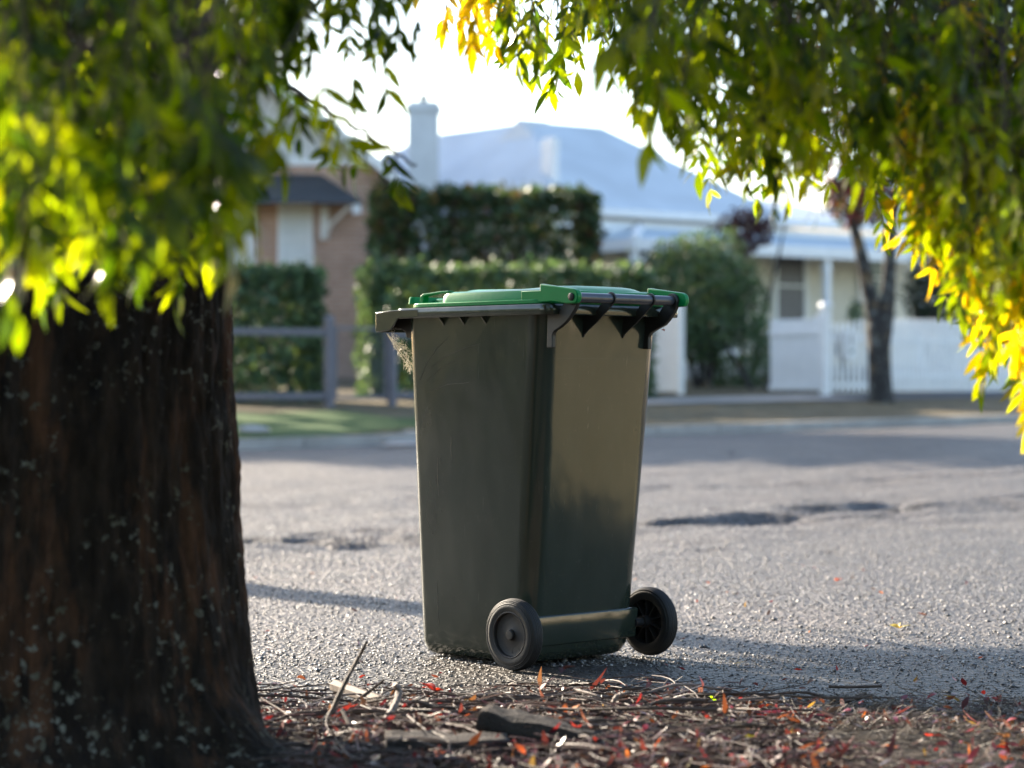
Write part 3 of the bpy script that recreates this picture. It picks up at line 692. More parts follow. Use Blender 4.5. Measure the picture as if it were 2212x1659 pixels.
# ------------------------------------------------------------------ far plants
GCOL = [(.07, .125, .07), (.09, .15, .075), (.11, .17, .08), (.06, .1, .06)]
def plant_points(kind, N, dims):
    if kind == 'box':
        w, dp, h = dims; p = rng.random((N, 3)) - .5
        ax = rng.integers(0, 3, N); sgn = np.where(rng.random(N) < .5, -.5, .5)
        sh = rng.random(N) < .8
        for i in range(3): p[:, i] = np.where(sh & (ax == i), sgn * (1 - .1 * rng.random(N)), p[:, i])
        p = p * np.array([w, dp, h]); p[:, 2] += h / 2
        bump = np.array([noise.noise(Vector((a * 1.6, b * 1.6, w))) + .6 * noise.noise(Vector((a * 5, b * 5, h))) for a, b in p[:, :2]])
        p[:, 2] *= 1 + .045 * bump
        st = rng.random(N) < .012; p[:, 2] = np.where(st & (p[:, 2] > h * .85), p[:, 2] + .22 * rng.random(N), p[:, 2]); return p
    rx, ry, rz = dims
    d = rnd_dir(N); r = rng.random(N) ** .33
    lump = np.array([1 + .28 * noise.noise(Vector(q) * 2.1 + Vector((dims[0], 3.3, 0))) for q in d])
    return d * (r * lump)[:, None] * np.array([rx, ry, rz])
def foliage_mesh(name, parent, pts, cols, size, mat=M['bgleaf'], p=None, flat=.3):
    N = len(pts); dirs = rnd_dir(N); dirs[:, 2] -= .25
    nr = rnd_dir(N); L = size * (.6 + .8 * rng.random(N))
    V, F, C = quads(pts, dirs, nr, L, L * .55, pick(cols, N, .25, p))
    return np_mesh(name, V, F, mat, parent, tint=C)
def hedge(name, label, cx, cy, z, w, dp, h, rz, N, cols, p=None, size=.13):
    o = empty(name, (cx, cy, z), rz, label=label, cat='hedge')
    foliage_mesh('foliage', o, plant_points('box', N, (w, dp, h)), cols, size, p=p)
    rr = random.Random(int(w * 100))
    for k_ in range(max(2, int(w / .5))):
        x = -w / 2 + (k_ + .5) * w / max(2, int(w / .5)); m_ = MB()
        m_.tube([(x, 0, -.05), (x + rr.gauss(0, .05), rr.gauss(0, .04), h * .4), (x + rr.gauss(0, .1), rr.gauss(0, .05), h * .8)], [.035, .025, .01], 6)
        m_.build('stem', M['twig'], o, smooth=60)
    return o
SA = R(38)
def at(px, d): return ((px - 1106) / FPX * d, d)
x, y = at(540, 33.0); hedge('clipped_hedge', 'clipped green hedge behind the grey rail fence, left of the gap showing brick', x, y, base_z(*ns(x, y)) - .05, 1.85, .9, 1.87, R(24), 9000, GCOL)
x, y = at(1092, 35.2); hedge('clipped_hedge', 'long clipped green hedge running behind the bin lid', x, y, base_z(*ns(x, y)) - .05, 4.2, 1.0, 1.95, R(12), 15000, GCOL)
x, y = at(1045, 41.0); hedge('tall_hedge', 'tall dense hedge with sunlit flowering top beside the brick house', x, y, base_z(*ns(x, y)) - .05, 3.75, 1.5, 3.32, R(6), 17000, [(.045, .08, .042), (.06, .1, .048), (.13, .13, .05), (.1, .055, .045), (.36, .2, .06)], p=[.36, .38, .15, .09, .02], size=.17)
x, y = at(1608, 41.5); hedge('box_hedge', 'low dark box hedge at the foot of the white house behind the bushy shrub', x, y, base_z(*ns(x, y)), 1.5, .6, .5, R(25), 3000, GCOL, size=.07)

def shrub(name, label, px, d, rx, rz, cz, N, cols, size, stems, group=None, p=None, stem_mat=None, cat='shrub', ry=None):
    x, y = at(px, d); z = base_z(*ns(x, y))
    o = empty(name, (x, y, z), 0, label=label, cat=cat)
    pts = plant_points('ball', N, (rx, ry or rx * .8, rz)); pts[:, 2] += cz
    foliage_mesh('foliage', o, pts, cols, size, p=p)
    rr = random.Random(int(px))
    for k_ in range(stems):
        a = 2 * math.pi * k_ / stems; m_ = MB()
        bx, by = .1 * math.cos(a), .08 * math.sin(a)
        m_.tube([(bx, by, -.05), (bx * 2.2 + rr.gauss(0, .03), by * 2, cz * .35), (bx * 4.5 + rr.gauss(0, .08), by * 3, cz * .8), (bx * 7, by * 5, cz * 1.05)], [.05, .042, .03, .012], 7)
        m_.build('stem', stem_mat or M['grey_bark'], o, smooth=60)
    return o
shrub('garden_shrub', 'large rounded dark green shrub with bare stems in front of the verandah', 1517, 40.5, 1.06, 1.12, 1.52, 9000, GCOL + [(.12, .12, .11)], .1, 7, p=[.3, .3, .2, .16, .04])
shrub('garden_shrub', 'small thin leafy shrub between the big rounded shrub and the white gate leaf', 1640, 40.0, .24, .42, .78, 700, GCOL, .075, 2)
shrub('garden_shrub', 'dark shrub with upright stems above the white picket fence at right', 2030, 43.0, .62, .85, 1.65, 4200, [(.025, .045, .03), (.035, .055, .035), (.07, .06, .05)], .09, 5, p=[.45, .4, .15])
shrub('garden_shrub', 'little green plant showing over the white picket gate', 1850, 41.5, .16, .28, 1.2, 350, GCOL, .07, 2)
shrub('purple_tree', 'small purple-leaved tree hanging over the verandah roof', 1612, 43.5, .5, .42, 2.75, 1100, [(.07, .03, .04), (.1, .04, .045), (.05, .03, .045)], .1, 3, cat='tree')

# street tree at right
sx_, sy_ = at(1905, 35.2); stz = CAMZ - 63 / FPX * 35.2
st = empty('street_tree', (sx_, sy_, stz - .02), 0, label='forked grey-trunked street tree with red autumn leaves in front of the white picket fence', cat='tree')
def stp(px, py, dd=0.0): return P(px, py, 35.2) + Vector((0, dd, 0)) - Vector((sx_, sy_, stz - .02))
m = MB(); m.tube([stp(1906, 905), stp(1905, 890), stp(1903, 860), stp(1900, 800), stp(1898, 750), stp(1899, 712), stp(1900, 690)], [.27, .235, .19, .165, .165, .20, .185], 16)
m.build('trunk', M['grey_bark'], st, smooth=60)
for pts, r0, r1 in (([(1894, 712), (1884, 660), (1872, 600), (1858, 540), (1845, 490), (1825, 440), (1800, 380)], .135, .045), ([(1908, 712), (1917, 650), (1920, 600), (1924, 540), (1930, 470), (1950, 380)], .135, .05), ([(1862, 545), (1850, 510), (1830, 470), (1815, 440)], .06, .025), ([(1848, 490), (1856, 430), (1870, 360), (1872, 280)], .05, .02)):
    m = MB(); m.tube([stp(*q) for q in pts], list(np.linspace(r0, r1, len(pts))), 10); m.build('limb', M['grey_bark'], st, smooth=60)
RED = [(.12, .03, .03), (.09, .025, .035), (.2, .05, .03), (.06, .03, .035), (.07, .08, .03), (.09, .1, .03)]
pts = np.concatenate([plant_points('ball', 1900, (1.15, 1.2, 1.0)) + np.array(stp(1760, 235)), plant_points('ball', 1800, (1.3, 1.3, 1.1)) + np.array(stp(2030, 290)), plant_points('ball', 700, (.55, .8, .45)) + np.array(stp(1860, 420)), plant_points('ball', 300, (.35, .6, .5)) + np.array(stp(1615, 290))])
foliage_mesh('crown', st, pts, RED, .13)

# ------------------------------------------------------------------ left fence, gate
def fence_post(parent, p, h, w=.09, mat=M['fence_grey'], name='post'):
    m_ = MB(); m_.box(-w / 2, w / 2, -w / 2, w / 2, -.1, h); m_.prism([(-w / 2 - .008, h), (w / 2 + .008, h), (0, h + .025)], -w / 2 - .008, w / 2 + .008)
    m_.build(name, mat, parent, bevel=.004, loc=p)
fx, fy = at(711, 31.3); fz = base_z(*ns(fx, fy)); FA = R(30)
fence = empty('rail_fence', (fx, fy, fz), FA, label='grey two-rail fence in front of the clipped hedge, left of the mesh gate', cat='fence')
fence_post(fence, (0, 0, 0), 1.16, .11); fence_post(fence, (-1.75, 0, 0), 1.16, .11); fence_post(fence, (-3.5, 0, 0), 1.16, .11)
for z0, z1 in ((.93, 1.02), (.10, .19)):
    for x0 in (-1.695, -3.445):
        m = MB(); m.box(x0, x0 + 1.64, -.03, .03, z0, z1); m.build('rail', M['fence_grey'], fence, bevel=.004)
gate = empty('mesh_gate', (fx, fy, fz), FA, label='grey framed wire mesh gate between two fence posts', cat='gate')
gw = .92
m = MB(); m.box(.075, .11, -.02, .02, .1, 1.05); m.box(gw - .11, gw - .075, -.02, .02, .1, 1.05); m.box(.11, gw - .11, -.02, .02, 1.01, 1.05); m.box(.11, gw - .11, -.02, .02, .1, .15); m.build('frame', M['fence_grey'], gate, bevel=.003)
m = MB()
for k_ in range(24): m.box(.115 + k_ * .0295, .1175 + k_ * .0295, -.001, .0015, .15, 1.01)
for k_ in range(28): m.box(.112, gw - .112, .002, .0045, .165 + k_ * .03, .1675 + k_ * .03)
m.build('mesh', M['fence_grey'], gate)
g2 = Vector((fx, fy, fz)) + Vector((math.cos(FA), math.sin(FA), 0)) * gw
fence2 = empty('rail_fence', (g2.x, g2.y, base_z(*ns(g2.x, g2.y))), FA, label='grey rail fence beginning right of the mesh gate and running behind the bin', cat='fence')
fence_post(fence2, (0, 0, 0), 1.12, .1)
fence_post(fence2, (2.2, 0, .02), 1.12, .1)
for z0, z1 in ((.9, .98), (.1, .19)):
    m = MB(); m.box(.05, 2.15, -.03, .03, z0, z1); m.build('rail', M['fence_grey'], fence2, bevel=.004)
# pale stone on the grass
rk = bmesh.new(); bmesh.ops.create_icosphere(rk, subdivisions=3, radius=.12)
for v in rk.verts: v.co = Vector((v.co.x * 1.5, v.co.y, v.co.z * .45)) * (1 + .3 * noise.noise(v.co * 6))
me = bpy.data.meshes.new('rock'); rk.to_mesh(me); rk.free(); me.materials.append(M['concrete'])
ro = bpy.data.objects.new('rock', me); COL.objects.link(ro); x, y = at(545, 26.4); ro.location = (x, y, gz(x, y) + .05)
tag(ro, label='flat pale stone lying on the grass beside the big tree trunk', cat='rock')

# ------------------------------------------------------------------ brick house
HB = P(820, 690, 44.0); hz0 = .75
bh = empty('brick_house', (HB.x, 44.0, hz0), R(4), label='tan brick house with white gable and dark window awning behind the hedge', cat='house')
def hx(px, d=44.0): return (px - 1106) / FPX * d - HB.x
def hz(py, d=44.0): return CAMZ + (829.5 - py) / FPX * d - hz0
EV = hz(352); WL = -5.2; DEP = 9.0
m = MB(); m.box(WL, 0, 0, DEP, -.4, EV); m.build('wall', M['brick'], bh)
AP = EV + 2.05
m = MB(); m.prism([(WL + .05, EV), (-.05, EV), (WL / 2, AP - .12)], -.02, .12, 'y'); m.build('gable', M['render'], bh)
m = MB(); m.box(WL - .1, .1, -.06, -.022, EV - .06, EV + .05); m.build('gable_band', M['white'], bh, bevel=.006)
for sx in (-1, 1):
    xc = WL / 2; xe = 0.38 if sx > 0 else WL - .38; ze = EV - .28
    m = MB(); m.add([(xc, -.45, AP), (xe, -.45, ze), (xe, DEP + .3, ze), (xc, DEP + .3, AP), (xc, -.45, AP - .1), (xe, -.45, ze - .1), (xe, DEP + .3, ze - .1), (xc, DEP + .3, AP - .1)], [(0, 1, 2, 3), (4, 7, 6, 5), (0, 4, 5, 1), (1, 5, 6, 2), (2, 6, 7, 3), (3, 7, 4, 0)]); m.build('roof', M['iron3'], bh)
    m = MB(); m.add([(xc, -.49, AP + .02), (xe, -.49, ze + .02), (xe, -.452, ze + .02), (xc, -.452, AP + .02), (xc, -.49, AP - .26), (xe, -.49, ze - .2), (xe, -.452, ze - .2), (xc, -.452, AP - .26)], [(0, 1, 2, 3), (4, 7, 6, 5), (0, 4, 5, 1), (1, 5, 6, 2), (2, 6, 7, 3), (3, 7, 4, 0)]); m.build('bargeboard', M['white'], bh)
def window(parent, x0, x1, z0, z1, y, fmat, pmat, fw=.09, M4=None, bar=True):
    m_ = MB(); m_.box(x0, x1, y - .06, y - .003, z1 - fw, z1); m_.box(x0 - .03, x1 + .03, y - .1, y - .003, z0 - .05, z0 + fw * .6)
    m_.box(x0, x0 + fw, y - .06, y - .003, z0 + fw * .6, z1 - fw); m_.box(x1 - fw, x1, y - .06, y - .003, z0 + fw * .6, z1 - fw)
    if bar: m_.box(x0 + fw, x1 - fw, y - .05, y - .003, (z0 + z1) / 2 - .025, (z0 + z1) / 2 + .025)
    w_ = m_.build('window', fmat, parent, bevel=.004)
    m_ = MB(); m_.box(x0 + fw * .8, x1 - fw * .8, y - .03, y - .008, z0 + fw * .5, z1 - fw * .8); m_.build('pane', pmat, w_)
window(bh, hx(601), hx(677), hz(600), hz(432), 0, M['white'], M['blind'])
window(bh, hx(480), hx(553), hz(600), hz(432), 0, M['white'], M['blind'])
m = MB()
xa, xb = hx(440), hx(782); zt, zb = hz(377), hz(441)
m.add([(xa + .75, -.01, zt), (xb - .75, -.01, zt), (xb, -.85, zb), (xa, -.85, zb), (xa + .75, -.01, zt - .06), (xb - .75, -.01, zt - .06), (xb, -.85, zb - .06), (xa, -.85, zb - .06), (xb, -.01, zb), (xa, -.01, zb), (xb, -.01, zb - .06), (xa, -.01, zb - .06)],
      [(0, 3, 2, 1), (1, 2, 8), (0, 9, 3), (3, 7, 6, 2), (2, 6, 10, 8), (9, 11, 7, 3), (4, 5, 6, 7), (5, 10, 6), (4, 7, 11)])
m.build('awning', M['awning'], bh)
for px in (702, 455):
    m = MB(); x0 = hx(px); m.box(x0 - .09, x0 + .07, -.09, -.003, hz(518), hz(446))
    m.tube([(x0, -.09, hz(515)), (x0 + .12, -.35, hz(487)), (x0 + .45, -.72, hz(452))], .035, 6); m.box(x0 + .5, x0 + .65, -.82, -.6, hz(468), hz(444))
    m.build('awning_bracket', M['white'], bh, smooth=40)
m = MB(); m.box(-.3, 2.6, DEP - 3, DEP + 1, -.4, EV - .75); m.build('rear_wing', M['brick'], bh)
m = MB(); m.add([(.0, DEP - 3.3, EV - .55), (2.9, DEP - 3.3, EV - .72), (2.9, DEP + 1.2, EV - .72), (.0, DEP + 1.2, EV + .3), (0, DEP - 3.3, EV - .63), (2.9, DEP - 3.3, EV - .8)], [(0, 1, 2, 3), (0, 4, 5, 1)]); m.build('rear_roof', M['iron3'], bh)

# ------------------------------------------------------------------ white verandah house
VO = Vector((.966, 45.9, 0)); vz = base_z(*ns(3, 47)) + .0
vh = empty('verandah_house', (VO.x, VO.y, vz), SA, label='white weatherboard house with pale iron roof and verandah across the street', cat='house')
def zz(py, d): return CAMZ + (829.5 - py) / FPX * d - vz
WH = zz(452, 46); LEN, DP = 10.5, 12.0
m = MB(); m.box(0, LEN, .05, DP, -.5, WH)
for k_ in range(17):
    z0 = .25 + k_ * .2
    if z0 + .2 < WH: m.prism([(.048, z0), (.02, z0), (.044, z0 + .196), (.048, z0 + .196)], 0, LEN)
m.build('wall', M['cream'], vh)
E = WH + .02; o_ = .35; RZ = zz(262, 50)
A = (2.1, 3.56, RZ); B = (3.98, 3.56, RZ)
m = MB()
c1, c2, c3, c4 = (-o_, -o_ * .3, E), (6.15, -o_ * .3, E), (6.15, 7.4, E), (-o_, 11.5, E)
A2 = (2.1, 7.4, RZ)
m.add([A, B, c1, c2, c3, c4, A2], [(0, 2, 3, 1), (0, 6, 5, 2), (1, 3, 4), (0, 1, 4, 6), (6, 4, 5)])
m.build('roof', M['iron'], vh)
m = MB(); m.add([(5.2, .8, E + .02), (LEN + .3, .8, E + .02), (LEN + .3, 7, E + .02), (5.2, 7, E + .02), (6.9, 3.6, E + .8), (LEN - 1.5, 3.6, E + .8)], [(0, 1, 5, 4), (1, 2, 5), (2, 3, 4, 5), (3, 0, 4)]); m.build('side_roof', M['iron'], vh)
# gablet at the left hip
m = MB(); m.add([(1.62, 2.95, RZ - .42), (1.62, 4.15, RZ - .42), (1.72, 3.56, RZ + .03), (2.5, 2.95, RZ - .42), (2.5, 4.15, RZ - .42), (2.5, 3.56, RZ + .03)], [(0, 2, 1), (0, 3, 5, 2), (1, 2, 5, 4)]); m.build('gablet', M['render'], vh)
m = MB(); m.box(-o_ - .05, LEN + .3, -o_ * .3 - .13, -o_ * .3 - .003, E - .13, E + .02); m.build('gutter', M['white'], vh, bevel=.01)
m = MB(); m.box(-o_ - .05, LEN, -.075, .015, E - .5, E - .2); m.build('frieze', M['white'], vh, bevel=.01)
# verandah roof: hip end at the left, fascia, posts
FZ = zz(517, 45); sb = 1.5; vx0 = .5; vx1 = 9.8; TZ = WH - .28
m = MB()
m.add([(vx0, -sb, FZ), (vx1, -sb, FZ), (vx1, -.02, TZ), (vx0 + 1.45, -.02, TZ), (vx0, -.02, FZ), (vx0, -sb, FZ - .05), (vx1, -sb, FZ - .05), (vx0, -.02, FZ - .05), (vx1, -.02, TZ - .05)], [(0, 1, 2, 3), (0, 3, 4), (5, 7, 8, 6)])
m.build('verandah_roof', M['iron2'], vh)
m = MB(); m.tube([(vx0, -sb, FZ + .02), (vx0 + 1.45, -.02, TZ + .02)], .09, 6); m.build('hip_cap', M['white'], vh)
m = MB(); m.box(vx0 - .05, vx1 + .05, -sb - .06, -sb - .003, FZ - .2, FZ + .03); m.box(vx0 - .06, vx0 - .003, -sb, 0, FZ - .2, FZ + .03); m.build('fascia', M['white'], vh, bevel=.008)
m = MB(); m.box(vx0, vx1, -sb + .02, .0, -.3, .22); m.build('verandah_floor', M['concrete'], vh)
for x0 in (vx0 + .07, vx0 + 2.6, vx0 + 5.15, vx0 + 7.9):
    m = MB(); m.box(x0 - .065, x0 + .065, -sb + .0, -sb + .13, .22, FZ - .2)
    m.box(x0 - .09, x0 + .09, -sb - .002, -sb + .15, FZ - .42, FZ - .35)
    if x0 < 1: m.tube([(x0, -sb + .065, FZ - .75), (x0 + .12, -sb + .065, FZ - .45), (x0 + .35, -sb + .065, FZ - .22)], .03, 6)
    m.build('verandah_post', M['white'], vh, bevel=.006)
window(vh, 5.55, 6.55, zz(700, 49.7), zz(536, 49.7), .02, M['frame'], M['pane'], .12)
window(vh, 8.05, 9.0, zz(650, 51), zz(550, 51), .02, M['frame'], M['greenpane'], .12)
window(vh, 1.55, 2.35, zz(640, 47), zz(528, 47), .02, M['frame'], M['pane'], .09)
m = MB(); m.box(3.4, 4.35, -.04, .018, .22, 2.3); m.build('door', M['frame'], vh, bevel=.006)
def chimney(x0, y0, w, z0, z1, mat, rot, pot, dp=None):
    dp = dp or w
    Mt = Matrix.Translation((x0, y0, 0)) @ Matrix.Rotation(rot, 4, 'Z'); m_ = MB()
    e_ = .05 if pot else .012; m_.box(-w / 2, w / 2, -dp / 2, dp / 2, z0, z1 - .2, Mt); m_.box(-w / 2 - e_, w / 2 + e_, -dp / 2 - e_, dp / 2 + e_, z1 - .2, z1 - .08, Mt); m_.box(-w / 2 + .01, w / 2 - .01, -dp / 2 + .01, dp / 2 - .01, z1 - .08, z1, Mt)
    c = m_.build('chimney', mat, vh, bevel=.012)
    if pot:
        m_ = MB(); m_.lathe([(.07, z1 - .02), (.07, z1 + .10), (.09, z1 + .12), (.09, z1 + .15), (.04, z1 + .17)], Mt, 14); m_.build('chimney_pot', M['awning'], c, smooth=40)
def vloc(px, d):
    x_, y_ = at(px, d); dx, dy = x_ - VO.x, y_ - VO.y
    return SX * dx + SY * dy, -SY * dx + SX * dy
cx, cy = vloc(915, 47.5); chimney(cx, cy, .60, 2.2, zz(222, 47.5), M['render'], -SA, True)
cx, cy = vloc(1188, 47.2); chimney(cx, cy, .14, 3.0, zz(298, 47.2), M['white'], R(26) - SA, False, .52)

# red brick house further right
rx_, ry_ = at(1985, 62); rz_ = base_z(*ns(rx_, ry_))
rh = empty('red_brick_house', (rx_, ry_, rz_), R(20), label='red brick house glimpsed behind the forked street tree', cat='house')
m = MB(); m.box(-2.6, 4, 0, 7, -.5, 3.6); m.build('wall', M['redbrick'], rh)
m = MB(); m.add([(-3, -.5, 3.5), (4.4, -.5, 3.5), (4.4, 7.5, 3.5), (-3, 7.5, 3.5), (-.5, 3.5, 5.4), (2, 3.5, 5.4)], [(0, 1, 5, 4), (1, 2, 5), (2, 3, 4, 5), (3, 0, 4)]); m.build('roof', M['iron3'], rh)
m = MB(); m.box(-2.5, 4, -.3, -.02, -.5, 1.75); m.build('base_wall', M['cream'], rh)

# ------------------------------------------------------------------ white fences and gates on the right
def pickets(parent, x0, x1, h0, h1, w, gap, topfn=None, mat=M['white'], rails=(.25, .8), name='picket_panel', back=.02):
    m_ = MB(); x_ = x0
    while x_ + w <= x1 + 1e-6:
        t = (x_ - x0) / max(1e-6, x1 - x0); hh = h0 + (h1 - h0) * t if topfn is None else topfn(t)
        m_.prism([(x_, .04), (x_ + w, .04), (x_ + w, hh - .04), (x_ + w / 2, hh), (x_, hh - .04)], 0, back, 'y'); x_ += w + gap
    o = m_.build(name, mat, parent)
    for rz in rails:
        m_ = MB(); m_.box(x0, x1, back + .002, back + .05, rz, rz + .08); m_.build('rail', mat, parent)
    return o
def onground(px, d): x_, y_ = at(px, d); return Vector((x_, y_, base_z(*ns(x_, y_))))
p0 = onground(1928, 38.1)
pf = empty('picket_fence', p0, SA, label='long white picket fence on the right behind the street tree', cat='fence')
pickets(pf, 0, 6.6, 1.2, 1.2, .066, .034)
for k_ in range(4): fence_post(pf, (-.06 + 2.2 * k_, .1, 0), 1.2, .1, M['white'])
p1 = onground(1797, 37.4)
pg = empty('picket_gate', p1, R(20), label='white picket gate with top curving up towards the street tree', cat='gate')
pickets(pg, .02, .98, 1, 1, .05, .048, topfn=lambda t: 1.13 + .3 * t ** 2.2, rails=(.12, .85))
pp = onground(1783, 37.1)
gp = empty('gate_post', pp, R(20), label='stout white gate post between the solid panel and the picket gate', cat='post')
m = MB(); m.box(-.07, .07, -.07, .07, -.1, 1.36); m.build('post', M['white'], gp, bevel=.008)
m = MB(); m.box(-.095, .095, -.095, .095, 1.36, 1.40); m.prism([(-.08, 1.40), (.08, 1.40), (0, 1.45)], -.08, .08); m.build('post_cap', M['white'], gp, bevel=.006)
lb = p1 + Vector((math.cos(R(20)) * .27 + .02, math.sin(R(20)) * .27 - .14, 0))
lbx = empty('letterbox', (lb.x, lb.y, lb.z + .55), R(20), label='tall white letterbox with dark slot and round emblem on the picket gate', cat='letterbox')
m = MB(); m.box(-.085, .085, -.05, .09, 0, .46); m.build('box', M['white'], lbx, bevel=.012)
m = MB(); m.box(-.012, .012, -.056, -.051, .20, .40); m.build('slot', M['pane'], lbx)
m = MB(); m.lathe([(.036, 0), (.036, .006), (.03, .009)], Matrix.Translation((0, -.0505, .12)) @ Matrix.Rotation(R(90), 4, 'X'), 20); m.build('emblem', M['greenpane'], lbx)
pa, pb = onground(1664, 38.2), onground(1775, 37.2)
ga = math.atan2(pb.y - pa.y, pb.x - pa.x); gl = (pb - pa).length
sp = empty('gate_leaf', pa, ga, label='broad white close-boarded gate leaf left of the stout white post', cat='gate')
pickets(sp, 0, gl, 1.15, 1.15, .075, .003, rails=(.2, .85), topfn=lambda t: 1.16 + .13 * smooth(.75, 1.0, t))
for z0 in (.04, .9):
    m = MB(); m.box(0, gl, -.03, -.003, z0, z0 + .085); m.build('cross_rail', M['white'], sp)
qa, qb = onground(1413, 38.0), onground(1466, 36.9)
ga = math.atan2(qb.y - qa.y, qb.x - qa.x); gl = (qb - qa).length
sp2 = empty('gate_leaf', (qa.x, qa.y, qa.z - .03), ga, label='narrow white gate leaf swung open just right of the bin', cat='gate')
pickets(sp2, 0, gl, 1.3, 1.3, .08, .002, rails=(.2, 1.0), topfn=lambda t: 1.42)
m = MB(); m.box(gl + .005, gl + .1, -.03, .06, 0, 1.45); m.build('stile', M['white'], sp2, bevel=.005)
qp = onground(1404, 38.6); dp_ = empty('fence_post', qp, 0, label='dark slim post beside the open white gate leaf, half hidden by the bin', cat='post')
m = MB(); m.box(-.06, .06, -.06, .06, -.1, 1.25); m.build('post', M['fence_grey'], dp_, bevel=.005)

# things beyond the frame: trees known by their shadows, others added for shade and reflections
def offtree(x, y, h, r, cz, N, label, cols=GCOL, low=None):
    z = gz(x, y); o = empty('street_tree', (x, y, z), 0, label=label, cat='tree')
    m_ = MB(); m_.tube([(0, 0, -.1), (.03, .0, 1.5), (-.04, .05, 3.2), (0, 0, cz)], [.28, .2, .17, .1], 12); m_.build('trunk', M['grey_bark'], o, smooth=60)
    pts = plant_points('ball', N, (r, r, h)); pts[:, 2] += cz
    if low: pts = np.concatenate([pts, plant_points('ball', 900, (.75, .75, .6)) + np.array((low[0] - x, low[1] - y, low[2] - z))])
    foliage_mesh('crown', o, pts, cols, .26)
offtree(-6.3, 15.1, 1.9, 2.0, 7.2, 2600, 'tall street tree standing left of the picture whose shadow crosses the road', low=(-5.9, 14.75, 4.8))
offtree(-9.6, 33.2, 1.5, 2.1, 4.4, 3200, 'street tree on the far verge left of the picture, nearest to the kerb')
offtree(-6.6, 33.2, 1.3, 1.7, 4.4, 2600, 'street tree hidden behind the low leaves at upper left')
offtree(-9.6, 40.4, 1.8, 2.5, 8.2, 3600, 'tall street tree rising behind the left garden, above the picture')
offtree(-11.0, 61.6, 2.6, 3.0, 10.8, 9000, 'unseen tall tree added far behind the houses to shade the roof')  # unseen, added to take the sun off the roof's left face
offtree(-12.5, 43.5, 1.8, 2.6, 8.2, 3600, 'second tall street tree further left of the picture')
for yy, hh in ((3.6, .5), (5.4, .62), (7.0, .42), (8.6, .7)):  # unseen shrubs, added as dark clumps in the bin's reflection
    o_s = empty('garden_shrub', (8.9, yy, 0), 0, label='unseen shrub added before the sandstone wall to break up the bin reflection, %s' % {3.6: 'nearest the camera', 5.4: 'second from the camera', 7.0: 'lowest of the row', 8.6: 'tallest of the row'}[yy], cat='shrub')
    pts = plant_points('ball', 500, (.4, .55, hh * .6)); pts[:, 2] += hh * .5; foliage_mesh('foliage', o_s, pts, [(.03, .05, .02), (.04, .06, .03)], .12)
wl_ = MB(); wl_.box(-.15, .15, -3.2, 14, -.2, .62); wl_.box(-.2, .2, -3.2, 14, .62, .70)  # unseen wall, added to put a warm reflection on the bin's rear
sw = wl_.build('reflection_wall', M['stone'], loc=(9.5, 5.0, 0)); sw.rotation_euler = (0, 0, R(-6)); tag(sw, label='unseen sandstone wall added right of the picture to warm the reflection in the bin rear', cat='wall')

hedge('tall_hedge', 'unseen hedge added behind the sandstone wall to darken the top of the bin reflection', 10.4, 5.0, 0, 20, 1.2, 2.6, R(84), 14000, GCOL, size=.17)  # unseen hedge, added as the dark upper part of that reflection

offtree(-25, 6.5, 3.2, 4.0, 3.0, 5200, 'unseen broad tree added left of the picture to darken the bin side')  # unseen, added to darken what the bin's side mirrors
offtree(-27, 12, 3.2, 4.0, 3.0, 5200, 'second unseen broad tree added left of the picture to darken the bin side')  # unseen, added beside the first for the same dark reflection
hedge('tall_hedge', 'unseen tall hedge added behind the camera to block low sky light', -1.0, -8.0, 0, 22, 1.4, 4.2, R(3), 9000, GCOL, size=.34)  # unseen, added to keep low sky light off trunk and bin

# ------------------------------------------------------------------ loose gravel, litter, sticks
def gravel(N, y0, y1, smin, smax, cols, name, xlim=.235, yfun=None):
    y = y0 + (y1 - y0) * rng.random(N) ** 1.3; x = (rng.random(N) * 2 - 1) * (xlim * y)
    z = np.array([near_z(a, b) for a, b in zip(x, y)])
    s_ = smin + (smax - smin) * rng.random(N) ** 3
    oc = np.array([(1, 0, 0), (0, 1, 0), (-1, 0, 0), (0, -1, 0), (0, 0, 1), (0, 0, -1.)])
    of = np.array([(0, 1, 4), (1, 2, 4), (2, 3, 4), (3, 0, 4), (1, 0, 5), (2, 1, 5), (3, 2, 5), (0, 3, 5)])
    a = rng.random(N) * 6.283; ca, sa = np.cos(a), np.sin(a)
    V = np.repeat(oc[None], N, 0) * (1 + .45 * (rng.random((N, 6, 1)) - .5)) + .18 * rng.normal(size=(N, 6, 3))
    V = V * s_[:, None, None] * np.array([1.15, .9, .62])
    X = V[:, :, 0] * ca[:, None] - V[:, :, 1] * sa[:, None]; Y = V[:, :, 0] * sa[:, None] + V[:, :, 1] * ca[:, None]
    V = np.stack([X + x[:, None], Y + y[:, None], V[:, :, 2] + (z + s_ * .35)[:, None]], 2)
    F = (of[None] + (np.arange(N) * 6)[:, None, None]).reshape(-1, 3)
    C = np.repeat(np.c_[pick(cols, N, .3), np.ones(N)], 6, axis=0)
    o = np_mesh(name, V.reshape(-1, 3), F, M['chip'], tint=C); tag(o, label='loose grey gravel chips scattered over the asphalt', cat='gravel', kind='stuff')
t = NT('stone_chip'); a = t.node('ShaderNodeAttribute', attribute_name='tint'); M['chip'] = t.fin(a.outputs['Color'], 0.42, 0, None, 0.6)
gravel(43000, 6.75, 15.5, .0020, .0062, [(.07, .066, .065), (.11, .104, .1), (.2, .185, .175), (.42, .39, .36)], 'gravel')
gravel(20000, 8.5, 21.0, .0032, .0075, [(.09, .083, .08), (.15, .138, .13), (.27, .25, .235), (.45, .42, .39)], 'gravel')
